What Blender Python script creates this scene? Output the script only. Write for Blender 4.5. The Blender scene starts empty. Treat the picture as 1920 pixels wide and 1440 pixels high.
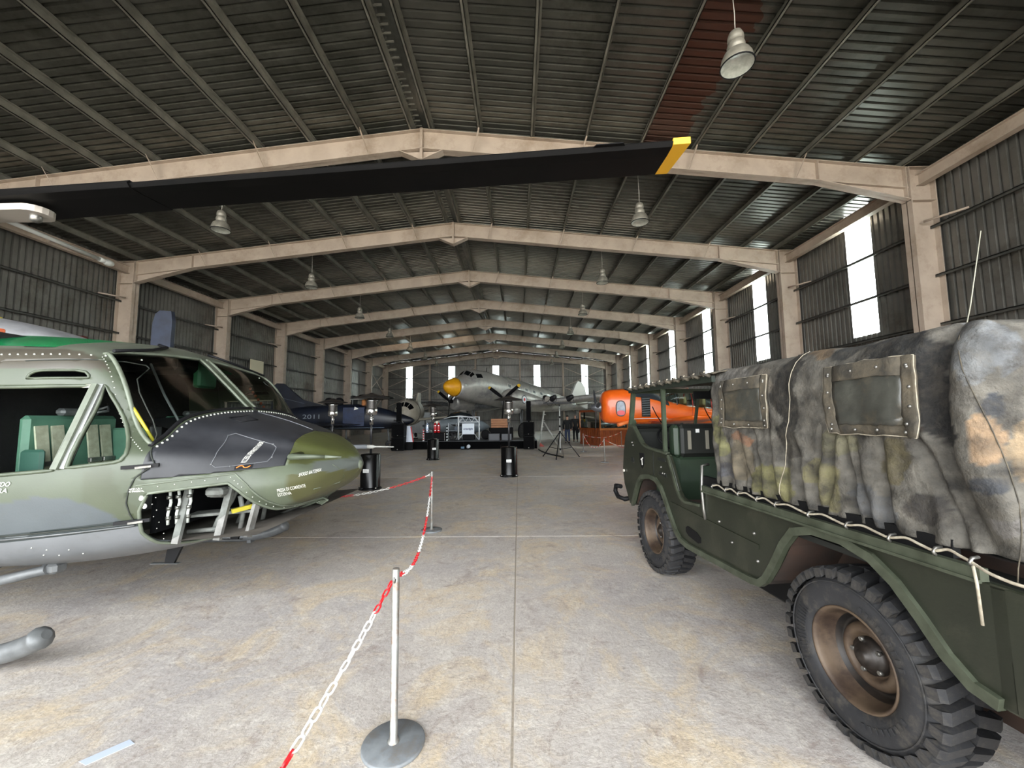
import bpy, bmesh, math, random
from mathutils import Vector, Matrix, noise as mnoise
random.seed(7)
SC = bpy.context.scene
COL = SC.collection
pi = math.pi

# ------------------------------------------------------------------ camera, world, exposure
F_PX, PITCH, YAW, ROLL = 742.0, 0.086, 0.0155, -0.0107
cam_d = bpy.data.cameras.new('camera')
cam_d.sensor_width = 36.0
cam_d.lens = F_PX / 1920.0 * 36.0
cam_d.clip_start, cam_d.clip_end = 0.05, 300
cam = bpy.data.objects.new('camera', cam_d)
COL.objects.link(cam)
_f = Vector((-math.sin(YAW)*math.cos(PITCH), math.cos(YAW)*math.cos(PITCH), math.sin(PITCH)))
_r = Vector((math.cos(YAW), math.sin(YAW), 0)); _u = _r.cross(_f)
_r2 = math.cos(ROLL)*_r + math.sin(ROLL)*_u; _u2 = -math.sin(ROLL)*_r + math.cos(ROLL)*_u
cam.matrix_world = Matrix(((_r2.x, _u2.x, -_f.x, 0), (_r2.y, _u2.y, -_f.y, 0), (_r2.z, _u2.z, -_f.z, 1.6), (0, 0, 0, 1)))
SC.camera = cam

W = bpy.data.worlds.new('overcast_sky'); SC.world = W; W.use_nodes = True
_bg = W.node_tree.nodes['Background']
_bg.inputs[0].default_value = (0.93, 0.97, 1.0, 1); _bg.inputs[1].default_value = 8.0
sun_d = bpy.data.lights.new('sun', 'SUN'); sun_d.energy = 42.0; sun_d.angle = math.radians(12); sun_d.color = (1.0, 0.98, 0.94)
sun = bpy.data.objects.new('sun', sun_d); COL.objects.link(sun); sun.location = (4, -12, 20)
sun.rotation_euler = Vector((-0.85, -0.25, -0.75)).to_track_quat('-Z', 'Y').to_euler()   # high veiled sun over the apron; the roof keeps it out
# daylight portals: they add no light, they only guide sampling to the real openings
def portal(name, loc, rot, sx, sy):
    d = bpy.data.lights.new(name, 'AREA'); d.shape = 'RECTANGLE'; d.size = sx; d.size_y = sy
    d.cycles.is_portal = True
    o = bpy.data.objects.new(name, d); COL.objects.link(o); o.location = loc; o.rotation_euler = rot
    return o
VS = SC.view_settings
SC.display_settings.display_device = 'sRGB'
VS.view_transform = 'Standard'; VS.look = 'None'; VS.gamma = 1.0; VS.use_curve_mapping = False
VS.exposure = 0.45
SC.cycles.use_denoising = True
SC.cycles.max_bounces = 8; SC.cycles.diffuse_bounces = 5; SC.cycles.glossy_bounces = 4; SC.cycles.transmission_bounces = 6
SC.cycles.transparent_max_bounces = 10
SC.cycles.sample_clamp_indirect = 12.0

# ------------------------------------------------------------------ materials
_M = {}
def rgb(*c):            # 0-255 sRGB to linear
    return tuple(((v/255.0)/12.92 if v/255.0 <= 0.04045 else ((v/255.0+0.055)/1.055)**2.4) for v in c)
def mat(name, col=(128,128,128), rough=0.6, metal=0.0, col2=None, scale=4.0, detail=6.0, contrast=(0.35,0.65), bump=0.0, bscale=30.0, spec=0.5, coat=0.0, stretch=None, attr=None, grime=None, gscale=2.0):
    """procedural paint/metal/cloth: one base colour, a noise-mixed second colour, optional grime colour and fine relief"""
    if name in _M: return _M[name]
    m = bpy.data.materials.new(name); m.use_nodes = True; _M[name] = m
    nt = m.node_tree; N = nt.nodes; L = nt.links; b = N['Principled BSDF']
    b.inputs['Roughness'].default_value = rough; b.inputs['Metallic'].default_value = metal
    b.inputs['Specular IOR Level'].default_value = spec; b.inputs['Coat Weight'].default_value = coat
    tc = N.new('ShaderNodeTexCoord'); vec = tc.outputs['Object']
    if stretch:
        mp = N.new('ShaderNodeMapping'); mp.inputs['Scale'].default_value = stretch; L.new(vec, mp.inputs[0]); vec = mp.outputs[0]
    c1 = rgb(*col) + (1,)
    b.inputs['Base Color'].default_value = c1
    out = None
    if attr:
        a = N.new('ShaderNodeAttribute'); a.attribute_name = attr; out = a.outputs['Color']
    def noise(sc, det, rg=0.6):
        n = N.new('ShaderNodeTexNoise'); n.inputs['Scale'].default_value = sc; n.inputs['Detail'].default_value = det; n.inputs['Roughness'].default_value = rg
        L.new(vec, n.inputs['Vector']); return n.outputs['Fac']
    def mix(fac, a, c, mode='MIX'):
        x = N.new('ShaderNodeMix'); x.data_type = 'RGBA'; x.blend_type = mode
        L.new(fac, x.inputs[0])
        if isinstance(a, tuple): x.inputs[6].default_value = a
        else: L.new(a, x.inputs[6])
        if isinstance(c, tuple): x.inputs[7].default_value = c
        else: L.new(c, x.inputs[7])
        return x.outputs[2]
    def ramp(fac, lo, hi):
        r = N.new('ShaderNodeMapRange'); r.inputs[1].default_value = lo; r.inputs[2].default_value = hi; L.new(fac, r.inputs[0]); return r.outputs[0]
    if col2:
        out = mix(ramp(noise(scale, detail), *contrast), out if out else c1, rgb(*col2)+(1,))
    if grime:
        out = mix(ramp(noise(gscale, 9, 0.75), 0.5, 0.72), out if out else c1, rgb(*grime)+(1,))
    if out: L.new(out, b.inputs['Base Color'])
    if bump:
        bp = N.new('ShaderNodeBump'); bp.inputs['Strength'].default_value = bump; bp.inputs['Distance'].default_value = 0.02
        L.new(noise(bscale, 5), bp.inputs['Height']); L.new(bp.outputs[0], b.inputs['Normal'])
    return m
def glass(name, tint=(225,235,232), alpha=0.25, rough=0.03, ior=1.4):
    """thin glazing: mostly clear, with a mirror-like surface"""
    if name in _M: return _M[name]
    m = bpy.data.materials.new(name); m.use_nodes = True; _M[name] = m
    nt = m.node_tree; N = nt.nodes; L = nt.links
    for n in list(N): N.remove(n)
    o = N.new('ShaderNodeOutputMaterial'); t = N.new('ShaderNodeBsdfTransparent'); g = N.new('ShaderNodeBsdfGlossy'); x = N.new('ShaderNodeMixShader')
    fr = N.new('ShaderNodeFresnel'); fr.inputs[0].default_value = ior
    t.inputs[0].default_value = rgb(*tint)+(1,); g.inputs['Roughness'].default_value = rough
    ad = N.new('ShaderNodeMath'); ad.operation = 'MULTIPLY_ADD'; ad.inputs[1].default_value = 1.0; ad.inputs[2].default_value = alpha*0.02
    L.new(fr.outputs[0], ad.inputs[0]); L.new(ad.outputs[0], x.inputs[0]); L.new(t.outputs[0], x.inputs[1]); L.new(g.outputs[0], x.inputs[2]); L.new(x.outputs[0], o.inputs[0])
    return m
def lit(name, col, strength):
    if name in _M: return _M[name]
    m = bpy.data.materials.new(name); m.use_nodes = True; _M[name] = m
    b = m.node_tree.nodes['Principled BSDF']; b.inputs['Base Color'].default_value = rgb(*col)+(1,)
    b.inputs['Emission Color'].default_value = rgb(*col)+(1,); b.inputs['Emission Strength'].default_value = strength
    return m

# ------------------------------------------------------------------ mesh helpers
class MB:
    """collects shapes; build() links them as ONE mesh object"""
    def __init__(s): s.v = []; s.f = []; s.sm = []
    def add(s, vs, fs, smooth=False):
        o = len(s.v); s.v += [tuple(p) for p in vs]
        for f in fs: s.f.append(tuple(i+o for i in f)); s.sm.append(smooth)
        return s
    def box(s, x0, x1, y0, y1, z0, z1):
        return s.add([(x0,y0,z0),(x1,y0,z0),(x1,y1,z0),(x0,y1,z0),(x0,y0,z1),(x1,y0,z1),(x1,y1,z1),(x0,y1,z1)],
                     [(0,3,2,1),(4,5,6,7),(0,1,5,4),(1,2,6,5),(2,3,7,6),(3,0,4,7)])
    def bbox(s, x0, x1, y0, y1, z0, z1, b=0.01):
        """box with chamfered edges"""
        b = min(b, (x1-x0)*.45, (y1-y0)*.45, (z1-z0)*.45)
        vs = []; idx = {}
        for ix, X in enumerate((x0, x1)):
            for iy, Y in enumerate((y0, y1)):
                for iz, Z in enumerate((z0, z1)):
                    sx, sy, sz = (1,-1)[ix], (1,-1)[iy], (1,-1)[iz]
                    idx[ix,iy,iz,0] = len(vs); vs.append((X, Y+sy*b, Z+sz*b))
                    idx[ix,iy,iz,1] = len(vs); vs.append((X+sx*b, Y, Z+sz*b))
                    idx[ix,iy,iz,2] = len(vs); vs.append((X+sx*b, Y+sy*b, Z))
        g = lambda a,c,d,k: idx[a,c,d,k]
        fs = []
        fs += [(g(0,0,0,0),g(0,0,1,0),g(0,1,1,0),g(0,1,0,0)),(g(1,0,0,0),g(1,1,0,0),g(1,1,1,0),g(1,0,1,0))]
        fs += [(g(0,0,0,1),g(1,0,0,1),g(1,0,1,1),g(0,0,1,1)),(g(0,1,0,1),g(0,1,1,1),g(1,1,1,1),g(1,1,0,1))]
        fs += [(g(0,0,0,2),g(0,1,0,2),g(1,1,0,2),g(1,0,0,2)),(g(0,0,1,2),g(1,0,1,2),g(1,1,1,2),g(0,1,1,2))]
        for a in (0,1):
            for c in (0,1):
                fs.append((g(a,c,0,0),g(a,c,1,0),g(a,c,1,1),g(a,c,0,1)))
                fs.append((g(a,0,c,0),g(a,1,c,0),g(a,1,c,2),g(a,0,c,2)))
                fs.append((g(0,a,c,1),g(1,a,c,1),g(1,a,c,2),g(0,a,c,2)))
        for a in (0,1):
            for c in (0,1):
                for d in (0,1): fs.append((g(a,c,d,0),g(a,c,d,1),g(a,c,d,2)))
        return s.add(vs, fs)
    def tube(s, pts, r, n=8, caps=True, closed=False):
        pts = [Vector(p) for p in pts]; m = len(pts)
        rs = r if isinstance(r, (list, tuple)) else [r]*m
        vs = []; up = None
        for i, p in enumerate(pts):
            a = pts[i-1] if (i or closed) else p; c = pts[(i+1) % m] if (i < m-1 or closed) else p
            t = (c-a).normalized()
            if up is None: up = Vector((0,0,1)) if abs(t.z) < 0.9 else Vector((1,0,0))
            x = t.cross(up)
            if x.length < 1e-6: x = t.cross(Vector((0.3,1,0.2)))
            x.normalize(); y = x.cross(t).normalized(); up = y
            for k in range(n):
                q = 2*pi*k/n; vs.append(p + rs[i]*(math.cos(q)*x + math.sin(q)*y))
        fs = []
        for i in range(m if closed else m-1):
            j = (i+1) % m
            for k in range(n): fs.append((i*n+k, i*n+(k+1)%n, j*n+(k+1)%n, j*n+k))
        s.add(vs, fs, True)
        if caps and not closed:
            o = len(s.v)-len(vs); s.f.append(tuple(o+k for k in range(n))[::-1]); s.sm.append(False)
            s.f.append(tuple(o+(m-1)*n+k for k in range(n))); s.sm.append(False)
        return s
    def cyl(s, a, b, r, n=12, r2=None): return s.tube([a, b], [r, r if r2 is None else r2], n)
    def bar(s, a, b, w, h, up=(0,0,1)):
        a = Vector(a); b = Vector(b); t = (b-a).normalized(); u = Vector(up)
        if abs(t.dot(u)) > 0.97: u = Vector((1,0,0))
        x = t.cross(u).normalized(); y = x.cross(t)
        vs = []
        for p in (a, b):
            for dx, dy in ((-1,-1),(1,-1),(1,1),(-1,1)): vs.append(p + x*dx*w/2 + y*dy*h/2)
        return s.add(vs, [(0,1,2,3),(7,6,5,4),(0,4,5,1),(1,5,6,2),(2,6,7,3),(3,7,4,0)])
    def lathe(s, prof, o=(0,0,0), ax=(0,0,1), n=24, smooth=True):
        """prof: (radius, distance along axis)"""
        o = Vector(o); ax = Vector(ax).normalized(); x = ax.cross(Vector((0,0,1)))
        if x.length < 1e-4: x = Vector((1,0,0))
        x.normalize(); y = ax.cross(x); vs = []; m = len(prof)
        for r, h in prof:
            for k in range(n):
                q = 2*pi*k/n; vs.append(o + ax*h + max(r,1e-4)*(math.cos(q)*x+math.sin(q)*y))
        fs = [(i*n+k, i*n+(k+1)%n, (i+1)*n+(k+1)%n, (i+1)*n+k) for i in range(m-1) for k in range(n)]
        return s.add(vs, fs, smooth)
    def prism(s, poly, a, b, axis='y'):
        """polygon of 2-D points extruded along an axis between a and b; axis y: (x,z), x: (y,z), z: (x,y)"""
        P = {'y': lambda p, t: (p[0], t, p[1]), 'x': lambda p, t: (t, p[0], p[1]), 'z': lambda p, t: (p[0], p[1], t)}[axis]
        n = len(poly); vs = [P(p, a) for p in poly] + [P(p, b) for p in poly]
        return s.add(vs, [tuple(range(n))[::-1], tuple(range(n, 2*n))] + [(i, (i+1)%n, (i+1)%n+n, i+n) for i in range(n)])
    def grid(s, fn, nu, nv, smooth=True, flip=False):
        vs = [fn(i/nu, j/nv) for i in range(nu+1) for j in range(nv+1)]; w = nv+1
        fs = [(i*w+j, (i+1)*w+j, (i+1)*w+j+1, i*w+j+1) for i in range(nu) for j in range(nv)]
        if flip: fs = [f[::-1] for f in fs]
        return s.add(vs, fs, smooth)
    def ball(s, c, rx, ry=None, rz=None, n=12, m=8):
        ry = ry or rx; rz = rz or rx
        return s.grid(lambda u, v: (c[0]+rx*math.cos(2*pi*u)*math.sin(pi*v), c[1]+ry*math.sin(2*pi*u)*math.sin(pi*v), c[2]-rz*math.cos(pi*v)), n, m)
    def mesh(s, name):
        me = bpy.data.meshes.new(name); me.from_pydata(s.v, [], s.f)
        me.polygons.foreach_set('use_smooth', s.sm); me.update(); return me
    def build(s, name, m, parent=None, recalc=True):
        me = s.mesh(name)
        if recalc:
            bm = bmesh.new(); bm.from_mesh(me); bmesh.ops.recalc_face_normals(bm, faces=bm.faces); bm.to_mesh(me); bm.free()
        if m: me.materials.append(m)
        return link(name, me, parent)
def link(name, me, parent=None, loc=None, rot=None):
    o = bpy.data.objects.new(name, me); COL.objects.link(o)
    if parent: o.parent = parent
    if loc: o.location = loc
    if rot: o.rotation_euler = rot
    return o
def tag(o, label=None, cat=None, group=None, kind=None):
    if label: o['label'] = label
    if cat: o['category'] = cat
    if group: o['group'] = group
    if kind: o['kind'] = kind
    return o
def thing(name, label, cat, loc=(0,0,0), rz=0.0, group=None, kind=None):
    o = bpy.data.objects.new(name, None); COL.objects.link(o); o.location = loc; o.rotation_euler = (0,0,rz); o.empty_display_size = 0.1
    return tag(o, label, cat, group, kind)
def copy_tree(o, parent=None):
    c = o.copy(); COL.objects.link(c); c.parent = parent
    for ch in o.children:
        copy_tree(ch, c)
    return c
def text_mesh(body, size, width=None, extrude=0.0, bold=0.0):
    """flat lettering as mesh data, centred on the origin in the XY plane"""
    cu = bpy.data.curves.new('lettering', 'FONT'); cu.body = body; cu.size = size; cu.align_x = 'CENTER'; cu.align_y = 'CENTER'; cu.extrude = extrude; cu.offset = bold; cu.resolution_u = 3
    ob = bpy.data.objects.new('lettering', cu); COL.objects.link(ob)
    bpy.context.view_layer.update()
    me = bpy.data.meshes.new_from_object(ob.evaluated_get(bpy.context.evaluated_depsgraph_get()))
    bpy.data.objects.remove(ob); bpy.data.curves.remove(cu)
    if width:
        xs = [v.co.x for v in me.vertices]; k = width/max(max(xs)-min(xs), 1e-6)
        for v in me.vertices: v.co.x *= k
    return me
def lerp(a, b, t): return a+(b-a)*t
def interp(x, tab):
    """piecewise linear table of (x, value...)"""
    if x <= tab[0][0]: return tab[0][1:]
    for a, b in zip(tab, tab[1:]):
        if x <= b[0]:
            t = (x-a[0])/(b[0]-a[0]); return tuple(lerp(p, q, t) for p, q in zip(a[1:], b[1:]))
    return tab[-1][1:]
def smooth_tab(x, tab):
    """monotone-ish cubic through a table of (x, value)"""
    n = len(tab)
    if x <= tab[0][0]: return tab[0][1]
    if x >= tab[-1][0]: return tab[-1][1]
    for i in range(n-1):
        if x <= tab[i+1][0]:
            x0, y0 = tab[i]; x1, y1 = tab[i+1]; h = x1-x0; t = (x-x0)/h; s = (y1-y0)/h
            sl = lambda j: 0.0 if j <= 0 or j >= n-1 else (tab[j+1][1]-tab[j-1][1])/(tab[j+1][0]-tab[j-1][0])
            m0 = sl(i) if i > 0 else s; m1 = sl(i+1) if i+1 < n-1 else s
            return (2*t**3-3*t*t+1)*y0+(t**3-2*t*t+t)*h*m0+(-2*t**3+3*t*t)*y1+(t**3-t*t)*h*m1
def catmull(pts, k=6, closed=False):
    P = [Vector(p) for p in pts]; n = len(P); out = []
    for i in range(n if closed else n-1):
        g = lambda j: P[j % n] if closed else P[max(0, min(n-1, j))]
        a, b, c, d = g(i-1), g(i), g(i+1), g(i+2)
        for q in range(k):
            t = q/k; out.append(0.5*((2*b)+(c-a)*t+(2*a-5*b+4*c-d)*t*t+(3*b-a-3*c+d)*t**3))
    if not closed: out.append(P[-1])
    return out
def inpoly(x, y, poly):
    c = False; n = len(poly); j = n-1
    for i in range(n):
        xi, yi = poly[i]; xj, yj = poly[j]
        if (yi > y) != (yj > y) and x < (xj-xi)*(y-yi)/(yj-yi)+xi: c = not c
        j = i
    return c
# ================================================================== THE SETTING: hangar
RX, RZ, SLOPE = -2.7, 9.94, 0.107          # ridge line, rafter tops
XR, XL, YB = 11.72, -17.12, 49.75          # wall planes
FR = [10.8+5.5*i for i in range(-3, 8)]    # portal frames
beige = mat('cream_steel_paint', (176,161,146), 0.55, 0, (158,143,128), 1.3, 5, (0.4,0.75), grime=(140,122,104), gscale=0.9)
purl = mat('dull_galvanised_purlin', (128,126,116), 0.5, 0.2, (96,95,86), 2.0)

def concrete():
    m = bpy.data.materials.new('worn_concrete'); m.use_nodes = True
    nt = m.node_tree; N = nt.nodes; L = nt.links; b = N['Principled BSDF']
    tc = N.new('ShaderNodeTexCoord'); oi = N.new('ShaderNodeObjectInfo')
    gv = N.new('ShaderNodeNewGeometry')
    def noi(sc, det, rg, dis=0.0, vec=None):
        n = N.new('ShaderNodeTexNoise'); n.inputs['Scale'].default_value = sc; n.inputs['Detail'].default_value = det; n.inputs['Roughness'].default_value = rg; n.inputs['Distortion'].default_value = dis
        L.new(vec if vec else gv.outputs['Position'], n.inputs['Vector']); return n.outputs['Fac']
    def rmp(f, lo, hi, a=0.0, c=1.0):
        r = N.new('ShaderNodeMapRange'); r.inputs[1].default_value = lo; r.inputs[2].default_value = hi; r.inputs[3].default_value = a; r.inputs[4].default_value = c; L.new(f, r.inputs[0]); return r.outputs[0]
    def mix(f, a, c):
        x = N.new('ShaderNodeMix'); x.data_type = 'RGBA'; L.new(f, x.inputs[0])
        for k, q in ((6, a), (7, c)):
            if isinstance(q, tuple): x.inputs[k].default_value = rgb(*q)+(1,)
            else: L.new(q, x.inputs[k])
        return x.outputs[2]
    c = mix(rmp(noi(0.55, 4, 0.6, 0.6), 0.38, 0.62), (176,170,167), (194,186,177))
    c = mix(rmp(noi(1.6, 8, 0.72, 0.8), 0.48, 0.62, 0, 0.85), c, (204,186,158))       # ochre worn patches
    c = mix(rmp(noi(2.3, 9, 0.8, 1.2), 0.53, 0.66, 0, 0.8), c, (140,124,116))         # mauve-brown stains
    c = mix(rmp(noi(7.0, 9, 0.8, 0.4), 0.50, 0.68, 0, 0.7), c, (220,214,204))       # pale scuffs
    c = mix(rmp(noi(0.9, 10, 0.85, 2.0), 0.63, 0.71, 0, 0.85), c, (96,80,72))         # oil spots
    c = mix(rmp(noi(18, 8, 0.85, 1.5), 0.50, 0.64, 0, 0.65), c, (142,130,121))
    c = mix(rmp(noi(60, 4, 0.7), 0.48, 0.75, 0, 0.4), c, (118,108,98))
    L.new(c, b.inputs['Base Color'])
    L.new(rmp(noi(1.1, 6, 0.6), 0.3, 0.7, 0.30, 0.62), b.inputs['Roughness'])
    bp = N.new('ShaderNodeBump'); bp.inputs['Strength'].default_value = 0.55; bp.inputs['Distance'].default_value = 0.012
    L.new(noi(26, 8, 0.7), bp.inputs['Height']); L.new(bp.outputs[0], b.inputs['Normal'])
    return m
conc = concrete()

# floor: bed of dark joint filler with cast slabs on it
floor = MB().box(XL-0.3, XR+0.3, -6.0, YB+0.3, -0.3, -0.004).build('floor', mat('joint_filler', (150,140,126), 0.9, bump=0.3))
tag(floor, 'worn concrete hangar floor of large cast slabs', 'floor', kind='structure')
xs = [XL-0.3, -11.05, -5.55, -0.05, 5.45, XR+0.3]; ys = [-6.0]+[0.03+5.5*k for k in range(0, 10)]+[YB+0.3]
for a, b in zip(xs, xs[1:]):
    for c, d in zip(ys, ys[1:]):
        MB().bbox(a+0.004, b-0.004, c+0.004, d-0.004, -0.2, 0.0, 0.006).build('slab', conc, floor)
apron = MB().box(-60, 60, -60, -6.0, -0.3, -0.03).build('ground_outside', mat('pale_apron', (178,172,160), 0.85, 0, (150,146,138), 0.5))
tag(apron, 'pale concrete apron outside the open hangar mouth', 'ground', kind='structure')

# ribbed cladding -----------------------------------------------------------------
def ribbed(name, col, col2, rough=0.42, metal=0.55, extra=None):
    m = mat(name, col, rough, metal, col2, 0.8, 6, (0.3,0.7))
    return m
roof_m = mat('roof_sheet_underside', (112,111,104), 0.34, 0.6, (74,75,68), 0.6, 7, (0.3,0.72), grime=(46,46,38), gscale=0.35)
def rust_band(m):
    """brown primer/rust on one strip of roof between two purlins on the right-hand slope"""
    m2 = m.copy(); m2.name = 'roof_sheet_browned'; nt = m2.node_tree; N = nt.nodes; L = nt.links; b = N['Principled BSDF']
    src = b.inputs['Base Color'].links[0].from_socket
    g = N.new('ShaderNodeNewGeometry'); sp = N.new('ShaderNodeSeparateXYZ'); L.new(g.outputs['Position'], sp.inputs[0])
    n = N.new('ShaderNodeTexNoise'); n.inputs['Scale'].default_value = 2.2; L.new(g.outputs['Position'], n.inputs['Vector'])
    ad = N.new('ShaderNodeMath'); ad.operation = 'MULTIPLY_ADD'; ad.inputs[1].default_value = 0.8; L.new(n.outputs['Fac'], ad.inputs[0]); L.new(sp.outputs[0], ad.inputs[2])
    lo = N.new('ShaderNodeMath'); lo.operation = 'GREATER_THAN'; lo.inputs[1].default_value = 3.6; L.new(sp.outputs[0], lo.inputs[0])
    hi = N.new('ShaderNodeMath'); hi.operation = 'LESS_THAN'; hi.inputs[1].default_value = 5.15; L.new(ad.outputs[0], hi.inputs[0])
    mu = N.new('ShaderNodeMath'); mu.operation = 'MULTIPLY'; L.new(lo.outputs[0], mu.inputs[0]); L.new(hi.outputs[0], mu.inputs[1])
    x = N.new('ShaderNodeMix'); x.data_type = 'RGBA'; L.new(mu.outputs[0], x.inputs[0]); L.new(src, x.inputs[6]); x.inputs[7].default_value = rgb(86,63,54)+(1,)
    L.new(x.outputs[2], b.inputs['Base Color']); return m2
roof_brown = rust_band(roof_m)
wall_m = mat('wall_sheet_inside', (120,118,112), 0.38, 0.5, (96,95,90), 0.7, 6, (0.3,0.7), grime=(72,66,56), gscale=0.5)

def rib_profile(a, b, pitch=0.2, depth=0.05):
    """trapezoid rib profile from a to b: list of (position, depth outward)"""
    out = [(a, 0.0)]; k = math.ceil(a/pitch - 1e-6)
    while True:
        c = k*pitch+0.1
        for q, h in ((c-0.036, 0), (c-0.020, depth), (c+0.020, depth), (c+0.036, 0)):
            if a < q < b: out.append((q, h))
        if c > b: break
        k += 1
    out.append((b, out[-1][1] if len(out) > 1 else 0)); return out

ceiling = thing('ceiling', 'dark ribbed metal roof on lengthwise steel purlins', 'ceiling', kind='structure')
for side in (1, -1):
    def sheet_mesh(rev):
        mb = MB(); pr = rib_profile(0, 1.0)
        vs = []
        for p, h in pr:
            for d in (0.16, 14.55): vs.append((side*d, p, -SLOPE*d + h))
        mb.add(vs, [(2*i, 2*i+1, 2*i+3, 2*i+2) for i in range(len(pr)-1)])
        return mb.mesh('roof_sheet')
    me = sheet_mesh(0); me.materials.append(roof_m); me_b = me.copy(); me_b.materials[0] = roof_brown
    y = -6.0
    while y < YB:
        link('roof_sheet', me_b if side == 1 and y < 11 else me, ceiling, (RX, y, RZ+0.205)); y += 1.0
    for d in (0.28, 1.7, 3.2, 4.72, 6.28, 7.78, 9.25, 10.75, 12.25, 13.55):
        z = RZ-SLOPE*d; x = RX+side*d
        mb = MB().box(x-0.008, x+0.008, -6.0, YB, z+0.0, z+0.2).box(x-0.07, x+0.008, -6.0, YB, z, z+0.016).box(x-0.008, x+0.07, -6.0, YB, z+0.19, z+0.204)
        mb.box(x-0.07, x-0.056, -6.0, YB, z, z+0.03); mb.build('purlin', purl, ceiling)
MB().prism([(RX-0.35, RZ+0.24), (RX, RZ+0.275), (RX+0.35, RZ+0.24), (RX+0.35, RZ+0.25), (RX, RZ+0.285), (RX-0.35, RZ+0.25)], -6.0, YB).build('ridge_cap', roof_m, ceiling)
mb = MB(); yy = 0.0
while yy < YB: mb.box(RX-0.36, RX-0.02, yy, yy+0.03, RZ+0.17, RZ+0.2); yy += 0.2
tag(mb.build('ridge_vent_slats', purl, ceiling), kind='stuff')

# portal frames -------------------------------------------------------------------
FRAME_LABEL = ['portal frame of the open hangar mouth behind the viewer', 'portal frame directly over the viewer', 'portal frame just inside the hangar mouth, above the viewer',
  'nearest whole portal frame, its ridge just above the black rotor blade', 'second portal frame, its ridge just below the black rotor blade',
  'third portal frame counted from the rotor blade', 'fourth portal frame counted from the rotor blade', 'fifth portal frame counted from the rotor blade',
  'sixth portal frame counted from the rotor blade', 'last but one portal frame towards the back wall', 'last portal frame, standing against the back wall']
def frame(y, label):
    t = thing('portal_frame', label, 'steel frame', (0, y, 0), kind='structure')
    for s in (1, -1):
        xi = RX+s*13.65; xo = RX+s*14.35
        a, b = min(xi, xo), max(xi, xo)
        mb = MB().box(a, b, -0.01, 0.01, 0, 8.46)
        for e in (xi, xo-s*0.02): mb.box(min(e, e+s*0.02), max(e, e+s*0.02), -0.15, 0.15, 0, 8.46)
        mb.box(a, b, -0.14, 0.14, 7.50, 7.52).box(a, b, -0.15, 0.15, 8.46, 8.48)
        mb.box(a-0.1, b+0.1, -0.22, 0.22, 0, 0.03)
        mb.build('column', beige, t)
        top = lambda d: RZ-SLOPE*d
        def bot(d): return top(d)-0.6 if d < 11.2 else lerp(top(11.2)-0.6, 7.54, (d-11.2)/2.45)
        mb = MB(); X = lambda d: RX+s*d
        mb.prism([(X(0), top(0)), (X(13.65), top(13.65)), (X(13.65), 7.54), (X(11.2), bot(11.2)), (X(0), bot(0))], -0.012, 0.012)
        for fn, off in ((top, 0.0), (bot, 0.0)):
            for d0, d1 in ((0, 11.2), (11.2, 13.65)):
                z0, z1 = fn(d0), fn(d1); q = -0.02 if fn is top else 0.02
                mb.prism([(X(d0), z0), (X(d1), z1), (X(d1), z1+q), (X(d0), z0+q)], -0.13, 0.13)
        for d in (0.02, 11.2, 13.6): mb.box(X(d)-0.01, X(d)+0.01, -0.12, 0.12, bot(d), top(d))
        mb.prism([(X(11.2), bot(11.2)), (X(13.65), top(13.65)-0.6), (X(13.65), top(13.65)-0.57), (X(11.2), bot(11.2)+0.02)], -0.1, 0.1)
        mb.build('rafter', beige, t)
        for d in (1.7, 4.72, 7.78, 10.75):
            MB().bar((X(d)-s*0.2, -0.13, bot(d)+0.03), (X(d), -0.36, top(d)+0.06), 0.05, 0.012).build('fly_brace', beige, t)
        nb = MB()
        for k in range(9):
            zz = lerp(7.6, 8.4, k/8)
            for yy in (-0.07, 0.07): nb.cyl((X(13.64), yy, zz), (X(13.6), yy, zz), 0.018, 6)
        nb.build('bolt_row', beige, t)
        MB().cyl((X(13.9), -0.16, 6.86), (X(14.3), -0.9, 6.86), 0.03, 6).build('girt_cleat', beige, t)
    g = MB()
    g.add([(RX-0.62, -0.012, 9.36-0.066), (RX+0.62, -0.012, 9.36-0.066), (RX, -0.012, 9.0), (RX-0.62, 0.012, 9.36-0.066), (RX+0.62, 0.012, 9.36-0.066), (RX, 0.012, 9.0)], [(0,1,2), (5,4,3), (0,3,4,1), (1,4,5,2), (2,5,3,0)])
    for s in (1, -1): g.bar((RX+s*0.64, 0, 9.29), (RX, 0, 9.0), 0.26, 0.02)
    g.box(RX-0.04, RX+0.04, -0.13, 0.13, 9.0, RZ+0.02)
    g.build('ridge_gusset', beige, t)
    return t
for y, l in zip(FR, FRAME_LABEL): frame(y, l)

# eave struts
for s, lab in ((1, 'cream eave beam running along the top of the windowed wall'), (-1, 'cream eave beam along the wall behind the helicopter')):
    x = RX+s*14.05
    tag(MB().box(x-0.02, x+0.02, -5.9, YB, 7.98, 8.3).box(x-0.1, x+0.1, -5.9, YB, 7.97, 7.99).box(x-0.1, x+0.1, -5.9, YB, 8.29, 8.31).build('trim_1' if s == 1 else 'trim_2', beige), lab, 'beam', kind='structure')

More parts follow.
